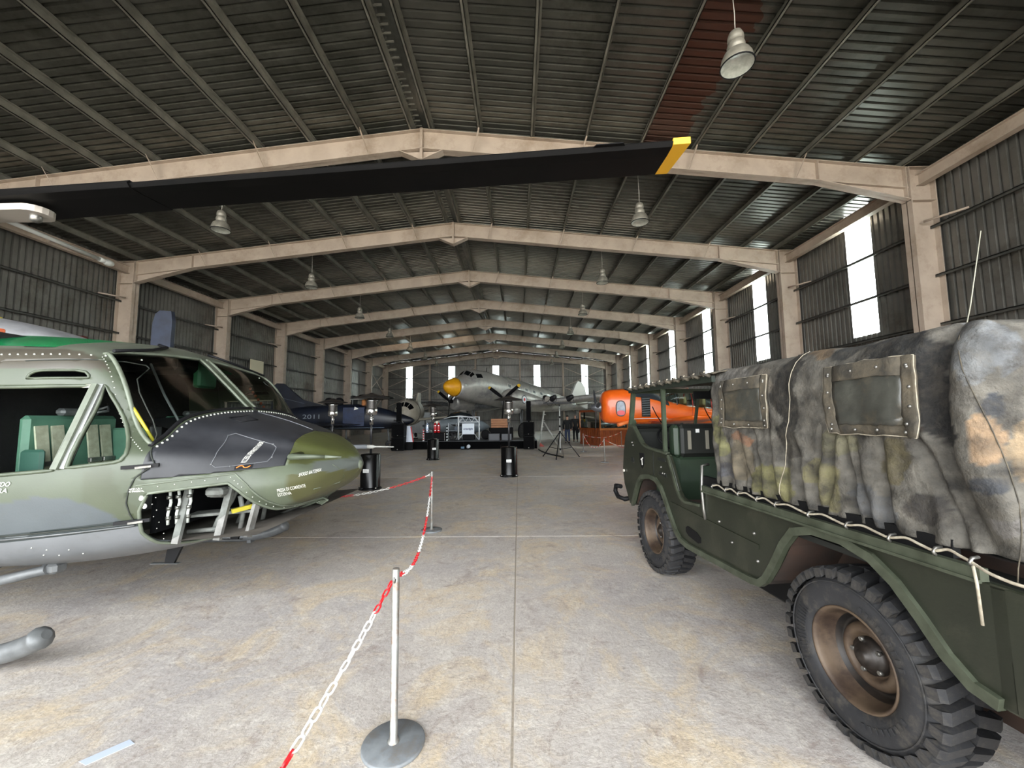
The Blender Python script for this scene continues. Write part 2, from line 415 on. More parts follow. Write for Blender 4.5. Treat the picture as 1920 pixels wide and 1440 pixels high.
# walls ----------------------------------------------------------------------------
girt_m = mat('dark_galvanised_girt', (84,84,80), 0.5, 0.4, (66,66,62), 2.0)
def translucent(name, col):
    m = bpy.data.materials.new(name); m.use_nodes = True; nt = m.node_tree; N = nt.nodes; L = nt.links
    for n in list(N): N.remove(n)
    o = N.new('ShaderNodeOutputMaterial'); t = N.new('ShaderNodeBsdfTranslucent'); tr = N.new('ShaderNodeBsdfTransparent'); x = N.new('ShaderNodeMixShader')
    no = N.new('ShaderNodeTexNoise'); no.inputs['Scale'].default_value = 1.4; no.inputs['Detail'].default_value = 6
    tc = N.new('ShaderNodeTexCoord'); L.new(tc.outputs['Object'], no.inputs['Vector'])
    mx = N.new('ShaderNodeMix'); mx.data_type = 'RGBA'; mx.inputs[6].default_value = rgb(*col)+(1,); mx.inputs[7].default_value = rgb(198,212,205)+(1,)
    L.new(no.outputs['Fac'], mx.inputs[0]); L.new(mx.outputs[2], t.inputs[0]); tr.inputs[0].default_value = (0.9,0.95,0.97,1)
    x.inputs[0].default_value = 0.05; L.new(t.outputs[0], x.inputs[1]); L.new(tr.outputs[0], x.inputs[2]); L.new(x.outputs[0], o.inputs[0]); return m
fibre = translucent('translucent_fibreglass', (235,245,243))
GZ = (1.35, 2.7, 4.05, 5.4, 6.78)

def clad(parent, fix, axis, a, b, z0, z1, outward, m, name='cladding_sheet', step=1.0):
    """vertical ribbed sheets between a and b along an axis"""
    n = max(1, round((b-a)/step)); 
    for k in range(n):
        p, q = (round(lerp(a, b, w/n)/0.2)*0.2 if 0 < w < n else lerp(a, b, w/n) for w in (k, k+1))
        pr = rib_profile(p, q); mb = MB(); vs = []
        for t, h in pr:
            for zf in (z0, z1):
                z = zf(t) if callable(zf) else zf
                vs.append((fix+outward*h, t, z) if axis == 'y' else (t, fix+outward*h, z))
        mb.add(vs, [(2*i, 2*i+1, 2*i+3, 2*i+2) for i in range(len(pr)-1)])
        mb.build(name, m, parent, recalc=False)
wn = [0]
def window(fix, axis, a, b, outward, label):
    wn[0] += 1
    t = thing('window_%d' % wn[0], label, 'window', kind='structure')
    zs = [4.25]+[z for z in GZ if z > 4.3]+[8.32]
    for z0, z1 in zip(zs, zs[1:]): clad(t, fix, axis, a, b, z0+0.01, z1-0.01, outward, fibre, 'translucent_panel', 2.0)
    return t
wr = thing('wall_right', 'ribbed grey metal wall with translucent strips beside the truck', 'wall', kind='structure')
wl = thing('wall_left', 'ribbed grey metal wall behind the green helicopter', 'wall', kind='structure')
wb = thing('wall_back', 'ribbed grey gable wall at the far end of the hangar', 'wall', kind='structure')
WORDS = ['nearest', 'second', 'third', 'fourth', 'fifth', 'sixth', 'seventh']
clad(wr, XR, 'y', -5.8, 10.8, 0, 8.64, 1, wall_m)
for i in range(3, 10):
    y0, y1 = round(FR[i]*5)/5, round(FR[i+1]*5)/5; w0 = round((FR[i]+2.02)*5)/5; w1 = w0+1.0
    clad(wr, XR, 'y', y0, w0, 0, 8.64, 1, wall_m); clad(wr, XR, 'y', w1, y1, 0, 8.64, 1, wall_m)
    clad(wr, XR, 'y', w0, w1, 0, 4.25, 1, wall_m)
    window(XR, 'y', w0, w1, 1, '%s translucent wall strip counted from the truck along the side wall' % WORDS[i-3])
clad(wr, XR, 'y', round(FR[10]*5)/5, YB, 0, 8.64, 1, wall_m)
clad(wl, XL, 'y', -5.9, YB, 0, 8.64, -1, wall_m)
for z in GZ:
    for wall, x, s, y0 in ((wr, XR, 1, -5.8), (wl, XL, -1, -5.9)):
        MB().box(x-s*0.2 if s > 0 else x, x if s > 0 else x+0.2, y0, YB, z-0.012, z+0.012).box(min(x-s*0.2, x-s*0.185), max(x-s*0.2, x-s*0.185), y0, YB, z-0.07, z+0.012).build('girt', girt_m, wall)
gab = lambda x: RZ+0.2-SLOPE*abs(x-RX)
bw = [(-14.2, -13.4), (-8.8, -8.0), (-3.2, -2.4), (2.0, 2.8), (8.0, 8.8)]
BL = ['leftmost', 'second from left', 'middle', 'second from right', 'rightmost']
e = XL
for (a, b), l in zip(bw, BL):
    clad(wb, YB, 'x', e, a, 0, gab, 1, wall_m); clad(wb, YB, 'x', a, b, 0, 4.25, 1, wall_m); clad(wb, YB, 'x', a, b, 8.32, gab, 1, wall_m)
    window(YB, 'x', a, b, 1, '%s of the five translucent strips in the back wall' % l); e = b
clad(wb, YB, 'x', e, XR, 0, gab, 1, wall_m)
for z in GZ+(8.3,):
    MB().box(XL, XR, YB-0.2, YB, z-0.012, z+0.012).box(XL, XR, YB-0.2, YB-0.185, z-0.07, z+0.012).build('girt', girt_m, wb)
for x in (-11.1, -5.35, 0.25, 5.65):
    z = gab(x)-0.3
    MB().box(x-0.01, x+0.01, YB-0.5, YB-0.22, 0, z).box(x-0.1, x+0.1, YB-0.5, YB-0.485, 0, z).box(x-0.1, x+0.1, YB-0.23, YB-0.22, 0, z).build('post', beige, wb)
for x0, x1 in ((-16.9, -11.1), (-11.1, -5.35), (5.65, 11.4)):
    for z0, z1 in ((7.9, 5.4), (5.4, 3.0), (3.0, 0.5)):
        MB().bar((x0, YB-0.3, z0), (x1, YB-0.3, z1), 0.05, 0.05).build('brace', beige, wb)
        MB().bar((x0, YB-0.34, z1), (x1, YB-0.34, z0), 0.05, 0.05).build('brace', beige, wb)
for z0, z1 in ((7.6, 4.6), (4.6, 1.6)):
    MB().bar((XL+0.3, FR[9], z0), (XL+0.3, FR[10], z1), 0.07, 0.07).build('brace', beige, wl)
    MB().bar((XL+0.34, FR[9], z1), (XL+0.34, FR[10], z0), 0.07, 0.07).build('brace', beige, wl)
# diagonal bracing in the roof of the last bay
for s in (1, -1):
    for d0, d1 in ((0.4, 4.7), (4.7, 9.2), (9.2, 13.4)):
        for a, b in ((d0, d1), (d1, d0)):
            MB().bar((RX+s*a, FR[9], RZ-0.25-SLOPE*a), (RX+s*b, FR[10], RZ-0.25-SLOPE*b), 0.07, 0.07).build('roof_brace', beige, ceiling)
portal('door_light_guide', (-2.7, -6.2, 4.4), (math.radians(90), 0, 0), 29, 9)
# ================================================================== ARMY TRUCK (right)
def ribbon(mb, path, w, x0, x1, side=0.0):
    """flat strip following a path of (y,z) points; w in the plane, x0..x1 its depth; side shifts it along the normal"""
    P = [Vector((p[0], p[1])) for p in path]; n = len(P); vs = []
    for i in range(n):
        t = (P[min(i+1, n-1)]-P[max(i-1, 0)]).normalized(); nn = Vector((-t.y, t.x))
        for x, k in ((x0, -w/2+side), (x0, w/2+side), (x1, w/2+side), (x1, -w/2+side)):
            q = P[i]+nn*k; vs.append((x, q.x, q.y))
    fs = [(4*i+k, 4*i+(k+1) % 4, 4*i+4+(k+1) % 4, 4*i+4+k) for i in range(n-1) for k in range(4)]
    fs += [(3,2,1,0), tuple(4*(n-1)+k for k in range(4))]
    return mb.add(vs, fs)
olive = mat('olive_drab_paint', (38,41,31), 0.36, 0.0, (30,33,25), 2.5, 6, (0.35,0.7), grime=(52,52,42), gscale=3.0, bump=0.05, bscale=60)
olive_l = mat('worn_olive_edge', (74,79,65), 0.45, 0.1, (50,54,42), 9.0, 6)
tyre_m = mat('tyre_rubber', (42,42,44), 0.7, 0, (28,28,30), 6, 6, (0.3,0.7), grime=(74,69,62), gscale=9, bump=0.1, bscale=80)
rim_m = mat('dusty_brown_rim', (92,76,60), 0.6, 0.1, (62,48,38), 6, 6, grime=(36,24,18), gscale=5)
hub_m = mat('greasy_black_hub', (26,24,23), 0.45, 0.2, (48,40,34), 12)
well_m = mat('rusty_wheel_well', (46,38,33), 0.9, 0, (66,47,37), 5, 8)
black_m = mat('black_rubber', (15,15,16), 0.6, spec=.2)
canvas_strap = mat('grey_strap', (120,116,104), .8)
dark_m = mat('dark_interior_metal', (26,28,25), 0.6, 0.1)
seat_g = mat('green_vinyl_seat', (40,54,40), 0.42, 0, (30,42,31), 3, bump=0.05)
rope_m = mat('pale_rope', (168,160,142), 0.85, 0, (128,118,102), 30)
steel_m = mat('dull_steel', (150,148,142), 0.4, 0.8, (110,108,104), 10)
truck = thing('army_truck', 'dark green army truck with a camouflage canvas cover, parked nose away', 'truck', (1.6, 2.08, 0), math.atan(0.1))
TW = 1.68
ARCH_R = [(-.60,.585),(-.52,.60),(-.44,.665),(-.36,.765),(-.27,.865),(-.17,.935),(-.03,.97),(.14,.968),(.27,.925),(.35,.83),(.44,.68),(.52,.565),(.58,.52),(.66,.505)]
ARCH_F = [(1.47,.475),(1.60,.495),(1.68,.55),(1.77,.66),(1.87,.80),(1.95,.895),(2.05,.95),(2.18,.962),(2.40,.925),(2.47,.88),(2.54,.79),(2.66,.60),(2.70,.57)]
BODY = [(-.70,.585)]+ARCH_R+ARCH_F+[(2.80,.57),(2.96,.78),(3.0,.94),(2.95,1.18),(2.88,1.36),(2.78,1.47),(2.70,1.49),(2.60,1.48),(2.46,1.37),(2.36,1.30),(2.25,1.272),(1.80,1.245),(1.755,1.225),(1.70,1.13),(1.60,.93),(1.555,.885),(1.49,.868),(1.24,.885),(1.215,.92),(1.205,1.0),(-.70,1.0)]
for x0, x1, lab in ((0, .035, None), (TW-.035, TW, None)):
    o = MB().prism(BODY, x0, x1, 'x').build('body_side', olive, truck)
    bv = o.modifiers.new('bevel', 'BEVEL'); bv.width = 0.006; bv.segments = 2; bv.limit_method = 'ANGLE'; bv.angle_limit = math.radians(50)
mb = MB(); ribbon(mb, ARCH_R+ARCH_F, 0.045, -0.022, 0.012, 0.012); mb.build('wheel_arch_lip', olive_l, truck)
mb = MB(); ribbon(mb, ARCH_R+ARCH_F, 0.045, TW-.012, TW+.022, 0.012); mb.build('wheel_arch_lip', olive_l, truck)
for arch in (ARCH_R, ARCH_F):
    for x0, x1 in ((.03, .40), (TW-.40, TW-.03)):
        mb = MB(); ribbon(mb, arch, 0.02, x0, x1, 0.012); mb.build('wheel_well', well_m, truck)
# bonnet-less nose, floor, tail and inner body walls
front = [(2.70,.57),(2.80,.57),(2.96,.78),(3.0,.94),(2.95,1.18),(2.88,1.36),(2.78,1.47),(2.70,1.49)]
mb = MB()
for a, b in zip(front, front[1:]): mb.add([(.035,a[0],a[1]),(TW-.035,a[0],a[1]),(TW-.035,b[0],b[1]),(.035,b[0],b[1])], [(0,1,2,3)])
mb.build('nose_panel', olive, truck)
MB().box(.42, TW-.42, -.62, 2.7, .52, .56).build('floor_pan', dark_m, truck)
MB().box(.035, TW-.035, -.62, 1.25, .90, .93).build('cargo_floor', dark_m, truck)
MB().box(.40, .43, -.62, 2.7, .30, .98).box(TW-.43, TW-.40, -.62, 2.7, .30, .98).build('inner_sill', well_m, truck)
MB().box(.55, .63, -.60, 2.95, .34, .48).box(TW-.63, TW-.55, -.60, 2.95, .34, .48).build('chassis_rail', black_m, truck)
MB().bbox(.44, 1.24, .45, 1.50, .24, .54, .04).build('shade_box_mid', black_m, truck)  # dark box added under the truck to stop light passing beneath
MB().bbox(.62, 1.06, 1.5, 2.0, .26, .56, .05).build('shade_box_front', black_m, truck)  # another added underbody block, keeping the floor below dark
MB().bbox(.05, TW-.05, -.70, -.64, .26, .585, .01).build('shade_panel_rear', black_m, truck)  # plate added below the tail to block light from behind
MB().bbox(.30, .44, .62, 1.40, .30, .52, .02).build('shade_box_side', black_m, truck)  # filler box inside the sill, added to block light
MB().bbox(.44, 1.24, 2.5, 2.85, .30, .58, .03).build('shade_box_nose', black_m, truck)  # low block under the nose, added to cut light beneath
for y in (0.0, 2.21): MB().cyl((.2, y, .41), (TW-.2, y, .41), .05, 10).ball((.84, y, .41), .14, .13, .13).build('axle', black_m, truck)
# rounded rear corner and tailgate
def rear(u, v):
    q = [(0.0,-.60),(0.0,-.64),(.012,-.685),(.045,-.72),(.10,-.735),(.84,-.735),(TW-.10,-.735),(TW-.045,-.72),(TW-.012,-.685),(TW,-.64),(TW,-.60)]
    i = min(int(u*10), 9); t = u*10-i; return (lerp(q[i][0], q[i+1][0], t), lerp(q[i][1], q[i+1][1], t), lerp(.585, 1.0, v))
MB().grid(rear, 10, 2).build('tailgate', olive, truck)
MB().box(.1, TW-.1, -.80, -.74, .50, .60).build('rear_bumper', olive, truck)
# beads, panel joints, hatch, bolts
mb = MB(); ribbon(mb, [(1.76,.79),(1.2,.772),(.58,.755)], 0.028, -0.008, 0.003); mb.build('swage_line', olive, truck)
for pth, wd in (([(2.10,1.24),(2.105,1.12),(2.10,1.0)], .007), ([(2.70,1.10),(2.62,1.10)], .05), ([(2.00,1.18),(1.84,1.175)], .03), ([(1.98,1.04),(1.82,1.03)], .03)):
    mb = MB(); ribbon(mb, pth, wd, -.004, .001); mb.build('pressing', dark_m, truck)
MB().prism([(1.50,.635),(1.47,.655),(1.33,.64),(1.27,.61),(1.27,.57),(1.31,.555),(1.46,.575),(1.50,.60)], -.004, .03, 'x').build('step_hole', black_m, truck)
for y, z in ((1.0,.81),(.86,.70),(.62,.83),(.60,.66),(2.66,1.30),(2.63,1.27),(2.6,.70),(1.93,1.10),(1.86,1.045),(1.9,1.045)):
    MB().lathe([(.011,0),(.011,.006),(.004,.012),(0,.012)], (0,y,z), (-1,0,0), 8).build('bolt', steel_m, truck)
MB().prism([(2.45,1.20),(2.33,1.20),(2.33,1.10),(2.36,1.05),(2.39,1.03),(2.42,1.05),(2.45,1.10)], -.004, .001, 'x').build('door_emblem', black_m, truck)
e = MB(); ribbon(e, [(2.415,1.125),(2.385,1.14),(2.355,1.15)], .012, -.007, -.003); ribbon(e, [(2.385,1.14),(2.38,1.07)], .014, -.007, -.003); e.build('door_emblem_bird', mat('white_paint', (214,212,205), 0.5), truck)
mb = MB(); ribbon(mb, [(1.775,1.23),(1.72,1.12),(1.62,.93),(1.57,.875),(1.49,.852),(1.26,.872)], .022, -.014, .03); mb.build('door_sill_trim', olive_l, truck)
mb = MB(); ribbon(mb, [(2.74,1.50),(2.60,1.485),(2.45,1.365),(2.36,1.30),(2.25,1.272),(1.80,1.245)], .022, -.012, .03); mb.build('door_top_trim', olive_l, truck)
# rail, hooks, rope
mb = MB(); mb.box(-.035, 0.0, -.60, 1.16, 1.005, 1.05).box(-.045, -.03, -.60, 1.16, 1.00, 1.012); mb.build('side_rail', olive_l, truck)
MB().box(-.004, .03, -.50, 1.20, 1.05, 1.12).build('hem_gap_dark', black_m, truck)  # black strip standing in for the dark gap between hem and rail
MB().box(TW, TW+.035, -.60, 1.16, 1.005, 1.05).build('side_rail', olive_l, truck)
hooks = [1.0,.84,.70,.52,.36,.12,-.10,-.30,-.47,-.585]
for k, y in enumerate(hooks):
    MB().tube([(-.012,y,1.085),(-.04,y,1.082),(-.05,y,1.068),(-.04,y,1.055)], .006, 6).build('rope_hook', steel_m, truck)
pts = []
for a, b in zip(hooks, hooks[1:]):
    pts += [(-.045,a,1.072), (-.036,lerp(a,b,.35),1.088), (-.04,lerp(a,b,.7),1.078)]
pts += [(-.045,hooks[-1],1.07),(-.06,-.66,1.05),(-.03,-.75,1.04),(.2,-.80,1.03)]
MB().tube(catmull(pts, 4), .0055, 6).build('lacing_rope', rope_m, truck)
MB().tube([(-.04,-.585,1.07),(-.05,-.60,1.0),(-.045,-.60,.86)], .005, 6).build('rope_tail', rope_m, truck)
# wheels -------------------------------------------------------------------------
def wheel_parts():
    t = MB().lathe([(.222,.03),(.236,.006),(.262,-.006),(.300,-.010),(.340,-.004),(.362,.010),(.376,.03),(.388,.06),(.392,.125),(.388,.19),(.376,.22),(.362,.24),(.30,.256),(.236,.244),(.222,.22)], n=56, ax=(1,0,0))
    r = MB().lathe([(.226,.030),(.234,.012),(.230,.004),(.222,.006),(.214,.022),(.211,.045),(.205,.080),(.194,.108)], n=44, ax=(1,0,0))
    rc = MB().lathe([(.194,.108),(.180,.134),(.170,.142),(.160,.140),(.152,.124)], n=44, ax=(1,0,0))
    ds_ = MB().lathe([(.152,.124),(.146,.108),(.138,.100),(.122,.094),(.108,.100),(.100,.120),(.09,.13),(.088,.13),(.0,.13)], n=44, ax=(1,0,0))
    h = MB().lathe([(.088,.130),(.085,.104),(.070,.098),(.062,.088),(.052,.076),(.034,.070),(.030,.060),(.012,.056),(0,.056)], n=20, ax=(1,0,0))
    return t, r, h, rc, ds_
_lug = MB()
_lv = [(-.012,-.020,.366),(-.012,.020,.366),(-.006,-.025,.412),(-.006,.025,.412),(.020,-.026,.424),(.020,.026,.424),(.120,.008,.426),(.120,.056,.426),(.120,.008,.388),(.120,.056,.388),(.02,-.026,.38),(.02,.026,.38)]
_lug.add(_lv, [(0,2,3,1),(2,4,5,3),(4,6,7,5),(6,8,9,7),(0,10,4,2),(1,3,5,11),(10,8,6,4),(11,5,7,9)])
lug_me = _lug.mesh('tread_lug'); lug_me.materials.append(tyre_m)
_lug2 = MB(); _lug2.add([(.25-x, y, z) for x, y, z in _lv], [f[::-1] for f in _lug.f]); lug_me2 = _lug2.mesh('tread_lug'); lug_me2.materials.append(tyre_m)
for y, x, flip, near in ((0.0, .012, 1, 1), (2.21, .012, 1, 1), (0.0, TW-.012, -1, 0), (2.21, TW-.012, -1, 0)):
    w = link('wheel', None, truck, (x, y, .410)); w.scale = (flip, .97, .97); w.empty_display_size = .1
    t, r, h, rc, ds_ = wheel_parts()
    for mbx, nm, mm in ((t, 'tyre', tyre_m), (r, 'rim', rim_m), (h, 'hub', hub_m), (rc, 'rim_recess', hub_m), (ds_, 'wheel_disc', rim_m)): mbx.build(nm, mm, w)
    if near:
        for k in range(5):
            q = 2*pi*k/5; MB().cyl((.11, .078*math.cos(q), .078*math.sin(q)), (.088, .076*math.cos(q), .076*math.sin(q)), .011, 6).build('wheel_nut', steel_m, w)
        NL = 32
        for k in range(NL):
            link('tread_lug', lug_me, w, rot=(2*pi*k/NL, 0, 0)); link('tread_lug', lug_me2, w, rot=(2*pi*(k+.5)/NL, 0, 0))
        sb = MB()                                   # moulded ribs and raised band on the sidewall
        for k in range(16):
            q = -0.5+1.0*k/15; sb.bar((-.0105, .262*math.cos(q), -.262*math.sin(q)-.0), (-.009, .318*math.cos(q+.03), -.318*math.sin(q+.03)), .007, .006, (1,0,0))
        for k in range(9):
            q = 1.9+.9*k/8; sb.bar((-.0125, .275*math.cos(q), .275*math.sin(q)), (-.0125, .300*math.cos(q), .300*math.sin(q)), .016, .004, (1,0,0))
            q = 3.6+.9*k/8; sb.bar((-.0125, .275*math.cos(q), .275*math.sin(q)), (-.0125, .300*math.cos(q), .300*math.sin(q)), .016, .004, (1,0,0))
        tag(sb.build('sidewall_moulding', tyre_m, w), kind='stuff')
        MB().lathe([(.346,-.004),(.350,-.010),(.354,-.004)], n=48, ax=(1,0,0)).build('sidewall_band', tyre_m, w)
    else:
        mb = MB()
        for k in range(32):
            for base, off in ((_lv, 0), ([(.25-a, b, c) for a, b, c in _lv], .5)):
                q = 2*pi*(k+off)/32; c_, s_ = math.cos(q), math.sin(q)
                mb.add([(a, b*c_-c*s_, b*s_+c*c_) for a, b, c in base], _lug.f)
        mb.build('tread', tyre_m, w)
# cab -----------------------------------------------------------------------------
frame_m = mat('cab_frame_paint', (68,78,62), 0.42, 0, (52,60,46), 6)
for x in (.03, TW-.03):
    MB().bar((x,2.76,1.47), (x,2.64,1.90), .045, .05).build('windscreen_post', frame_m, truck)
    MB().bar((x,2.70,1.47), (x,2.62,1.55), .02, .05).build('post_bracket', frame_m, truck)
MB().bar((.03,2.64,1.90), (TW-.03,2.64,1.90), .05, .05).build('windscreen_header', frame_m, truck)
MB().bar((.03,2.76,1.49), (TW-.03,2.76,1.49), .05, .04).build('windscreen_base', dark_m, truck)
MB().bar((TW/2,2.76,1.49), (TW/2,2.64,1.90), .025, .03).build('windscreen_divider', frame_m, truck)
mb = MB(); mb.add([(.05,2.752,1.50),(TW-.05,2.752,1.50),(TW-.05,2.645,1.885),(.05,2.645,1.885)], [(0,1,2,3)]); mb.build('windscreen', glass('windscreen_glass'), truck)
for x in (.45, 1.1): MB().tube([(x,2.78,1.49),(x-.1,2.75,1.62),(x-.16,2.72,1.72)], .006, 6).build('wiper', black_m, truck)
for x in (.02, TW-.02):
    MB().bar((x,1.87,1.235), (x,1.865,1.91), .032, .034).build('door_post', frame_m, truck)
    MB().tube([(x-.012,1.885,1.30),(x-.012,1.885,1.88)], .006, 6).build('post_seal', black_m, truck)
MB().bar((.0,2.68,1.905), (.0,.98,1.885), .03, .05).build('roof_rail', mat('black_green_rail', (34,40,33), 0.5), truck)
MB().bar((TW,2.68,1.905), (TW,.98,1.885), .03, .05).build('roof_rail', _M['black_green_rail'], truck)
MB().bar((.14,1.52,1.79), (.30,1.52,1.79), .02, .07).build('rear_view_mirror', black_m, truck)
MB().cyl((.28,1.53,1.80), (.4,1.60,1.90), .006, 6).build('mirror_arm', black_m, truck)
MB().bbox(.08, .60, 1.84, 2.30, .56, 1.25, .07).build('driver_seat_box', seat_g, truck)
MB().bbox(.10, .17, 1.82, 1.97, 1.20, 1.515, .03).build('driver_backrest_edge', seat_g, truck)
MB().bbox(.15, .62, 1.82, 1.96, 1.20, 1.52, .04).build('driver_backrest', dark_m, truck)
for q_ in (.24,.42): MB().bar((q_,1.81,1.28), (q_,1.81,1.46), .03, .012, (0,1,0)).build('backrest_strap', canvas_strap, truck)
MB().box(.31,.345,1.812,1.818,1.44,1.475).build('sticker', mat('white_sticker', (226,226,224), .5), truck)
MB().bbox(.95, 1.56, 1.84, 1.97, 1.1, 1.50, .05).build('rear_seat_back', seat_g, truck)
MB().bbox(.95, 1.56, 1.84, 2.30, .60, 1.2, .05).build('passenger_seat', seat_g, truck)
MB().bbox(.04, TW-.04, 2.58, 2.76, 1.10, 1.46, .04).build('dashboard', dark_m, truck)
MB().tube([(.42+.19*math.cos(q), 2.46+.10*math.sin(q), 1.36+.12*math.sin(q)) for q in [2*pi*k/24 for k in range(24)]], .012, 6, closed=True).build('steering_wheel', black_m, truck)
MB().cyl((.42,2.46,1.36), (.42,2.65,1.15), .02, 8).build('steering_column', black_m, truck)
for x in (.30, .46, .62): MB().cyl((x,2.42,.6), (x,2.40,1.0), .012, 6).ball((x,2.40,1.01), .02).build('lever', black_m, truck)
MB().tube([(.06,1.205,1.21),(.0,1.20,1.20),(-.015,1.195,1.02),(-.01,1.19,.86),(-.005,1.18,.78)], .012, 6).build('grab_handle', steel_m, truck)
MB().tube([(-.04,2.98,.74),(-.06,3.10,.73),(-.06,3.13,.66),(-.05,3.06,.60),(-.03,2.90,.60),(.3,3.08,.60),(1.4,3.08,.60),(TW+.03,2.9,.60)], .028, 8).build('bumper_bar', black_m, truck)
MB().cyl((-.005,2.93,.94), (-.02,2.93,.94), .018, 10).build('side_lamp', mat('lamp_lens', (206,200,186), 0.3), truck)
MB().tube([(1.4,.45,1.96),(1.4,.36,2.3),(1.4,.265,2.76)], [.004,.0035,.0025], 6).build('whip_antenna', mat('pale_fibre_rod', (150,148,132), 0.5), truck)
# canvas --------------------------------------------------------------------------
def canvas_mat():
    m = mat('camouflage_canvas', rough=0.82, attr='paint', col2=(78,72,62), scale=26, detail=8, contrast=(0.45,1.1), bump=0.5, bscale=55, grime=(40,36,31), gscale=7)
    return m
canvas = canvas_mat()
R_ = .20
plan = []                                   # plan path: (x, y, outward normal x, y), left flank then rear then right flank
def planpt(s):
    L1 = 1.50; La = R_*pi/2; L2 = TW-2*R_
    if s < L1: return (0.0, 1.0-s, -1, 0)
    s -= L1
    if s < La: q = s/R_; return (R_-R_*math.cos(q), -.50-R_*math.sin(q), -math.cos(q), -math.sin(q))
    s -= La
    if s < L2: return (R_+s, -.50-R_, 0, -1)
    s -= L2
    if s < La: q = s/R_; return (TW-R_+R_*math.sin(q), -.50-R_*math.cos(q), math.sin(q), -math.cos(q))
    s -= La; return (TW, -.50+s, 1, 0)
LT = 1.50*2+R_*pi+TW-2*R_
def nz(*p): return mnoise.noise(Vector(p))
def fold(x, c, w): return math.exp(-((x-c)/w)**2)
FOLD = 1.0
CREASE = [(.075,1.50,.075,1.147),(.171,1.369,.227,1.132),(.268,1.457,.371,1.155),(.408,1.502,.493,1.185),(.554,1.486,.616,1.194),(.77,1.413,.821,1.157),(.946,1.501,.901,1.267),(1.019,1.471,.966,1.19),(1.061,1.505,1.111,1.207),(1.265,1.48,1.261,1.226),(1.124,1.474,1.169,1.184),(1.377,1.569,1.49,1.227)]
def canvas_pt(s, z):
    """point on the cover at path length s and height z (1.09 .. 1.97)"""
    x, y, nx, ny = planpt(s)
    h = (z-1.09)/.88                        # 0 hem .. 1 roof
    low = max(0.0, 1-h/.48); d = 0.0
    # gathers below the windows: sharp creases, each leaning its own way, full rolls between them
    for a0, z0, b0, z1 in CREASE:
        t = (z0+.04-z)/(z0+.04-z1)
        if -.15 < t < 1.6:
            c = a0+(b0-a0)*t; q = min(1, max(0, (t+.15)*1.6))*(1 if t < 1.15 else max(0, 1-(t-1.15)/.45))
            d -= 0.042*q*fold(s, c, .013); d += 0.024*q*fold(s, c+.045, .030)
    d += low*0.012*math.sin(s*61+4*nz(s*4, z*3, 9))
    d += 0.016*nz(s*4.2, z*5, 2)+0.009*nz(s*13, z*11, 4)+0.004*nz(s*37, z*33, 6)
    for c in (.24,.33,.43): d -= .010*fold(s-.25*(z-1.9), c, .014)*max(0, 1-abs(z-1.89)/.07)
    # sagging between the hoops; deep leaning fold before the rear corner
    for c, wd, a in ((.42, .30, .022), (1.05, .32, .030)): d -= a*fold(s, c, wd)*math.sin(pi*min(1, max(0, h*1.02)))
    e_ = interp(z, [(1.05,1.64),(1.225,1.589),(1.43,1.535),(1.63,1.522),(1.83,1.55),(1.97,1.60)])[0]
    g_ = FOLD*min(1, 1.9*math.sin(pi*min(1, h*.93+.04)))
    x_ = s-(e_-.035)
    d -= 0.105*g_*math.exp(-(x_/(.055 if x_ < 0 else .030))**2)
    d += 0.026*fold(s, e_+.06, .05)
    d -= 0.018*fold(s, .34+.30*(1-h)-.0, .03)*low
    d += .012*fold(s, .80, .04)*h            # hoop
    if h > .78: top = (h-.78)/.22
    else: top = 0
    inn = .13*(1-math.cos(top*pi/2)); zz = z if top == 0 else 1.09+.88*.78+.19*math.sin(top*pi/2)
    zz += 0.010*nz(s*5, 7, z*2)*h - .018*math.sin(pi*((s % .75)/.75))*(top > 0)*top
    bulge = .02*math.sin(pi*min(1, h))
    d += bulge
    return Vector((x+nx*(d-inn), y+ny*(d-inn), zz))
PATCH = [  # printed camouflage: centre (s, z), radii, colour
 (.22,1.85,.26,.16,(122,118,112)),(.10,1.50,.12,.30,(118,116,78)),(.28,1.28,.22,.20,(112,102,84)),(.14,1.20,.16,.10,(84,84,88)),(.33,1.42,.12,.08,(140,104,80)),
 (.52,1.75,.16,.22,(120,112,100)),(.50,1.20,.18,.14,(112,108,70)),(.66,1.20,.14,.16,(112,108,72)),(.72,1.70,.17,.36,(36,34,30)),(.74,1.45,.10,.16,(52,48,40)),(.90,1.93,.16,.09,(120,100,76)),
 (.95,1.25,.20,.20,(118,112,80)),(1.12,1.92,.20,.09,(56,56,54)),(1.10,1.80,.18,.05,(88,88,92)),(1.22,1.18,.18,.12,(92,92,92)),(1.05,1.45,.15,.10,(108,104,82)),(1.34,1.86,.20,.16,(32,32,31)),
 (1.36,1.60,.10,.16,(66,50,36)),(1.32,1.38,.10,.14,(98,90,64)),(1.46,1.66,.10,.34,(30,28,26)),(1.42,1.22,.10,.12,(62,58,54)),
 (1.62,1.86,.12,.20,(112,113,113)),(1.70,1.84,.08,.16,(112,114,116)),(1.66,1.62,.07,.08,(58,60,64)),(1.62,1.50,.10,.13,(152,126,98)),(1.78,1.45,.16,.20,(162,140,110)),(1.84,1.66,.12,.10,(140,138,98)),(1.64,1.32,.10,.06,(58,60,64)),(1.80,1.24,.06,.05,(70,70,74)),(1.70,1.20,.16,.06,(120,116,112)),(2.0,1.85,.14,.14,(76,80,88)),(2.05,1.5,.2,.2,(124,124,84)),(2.3,1.3,.25,.3,(84,70,52)),(2.5,1.75,.3,.2,(60,62,58))]
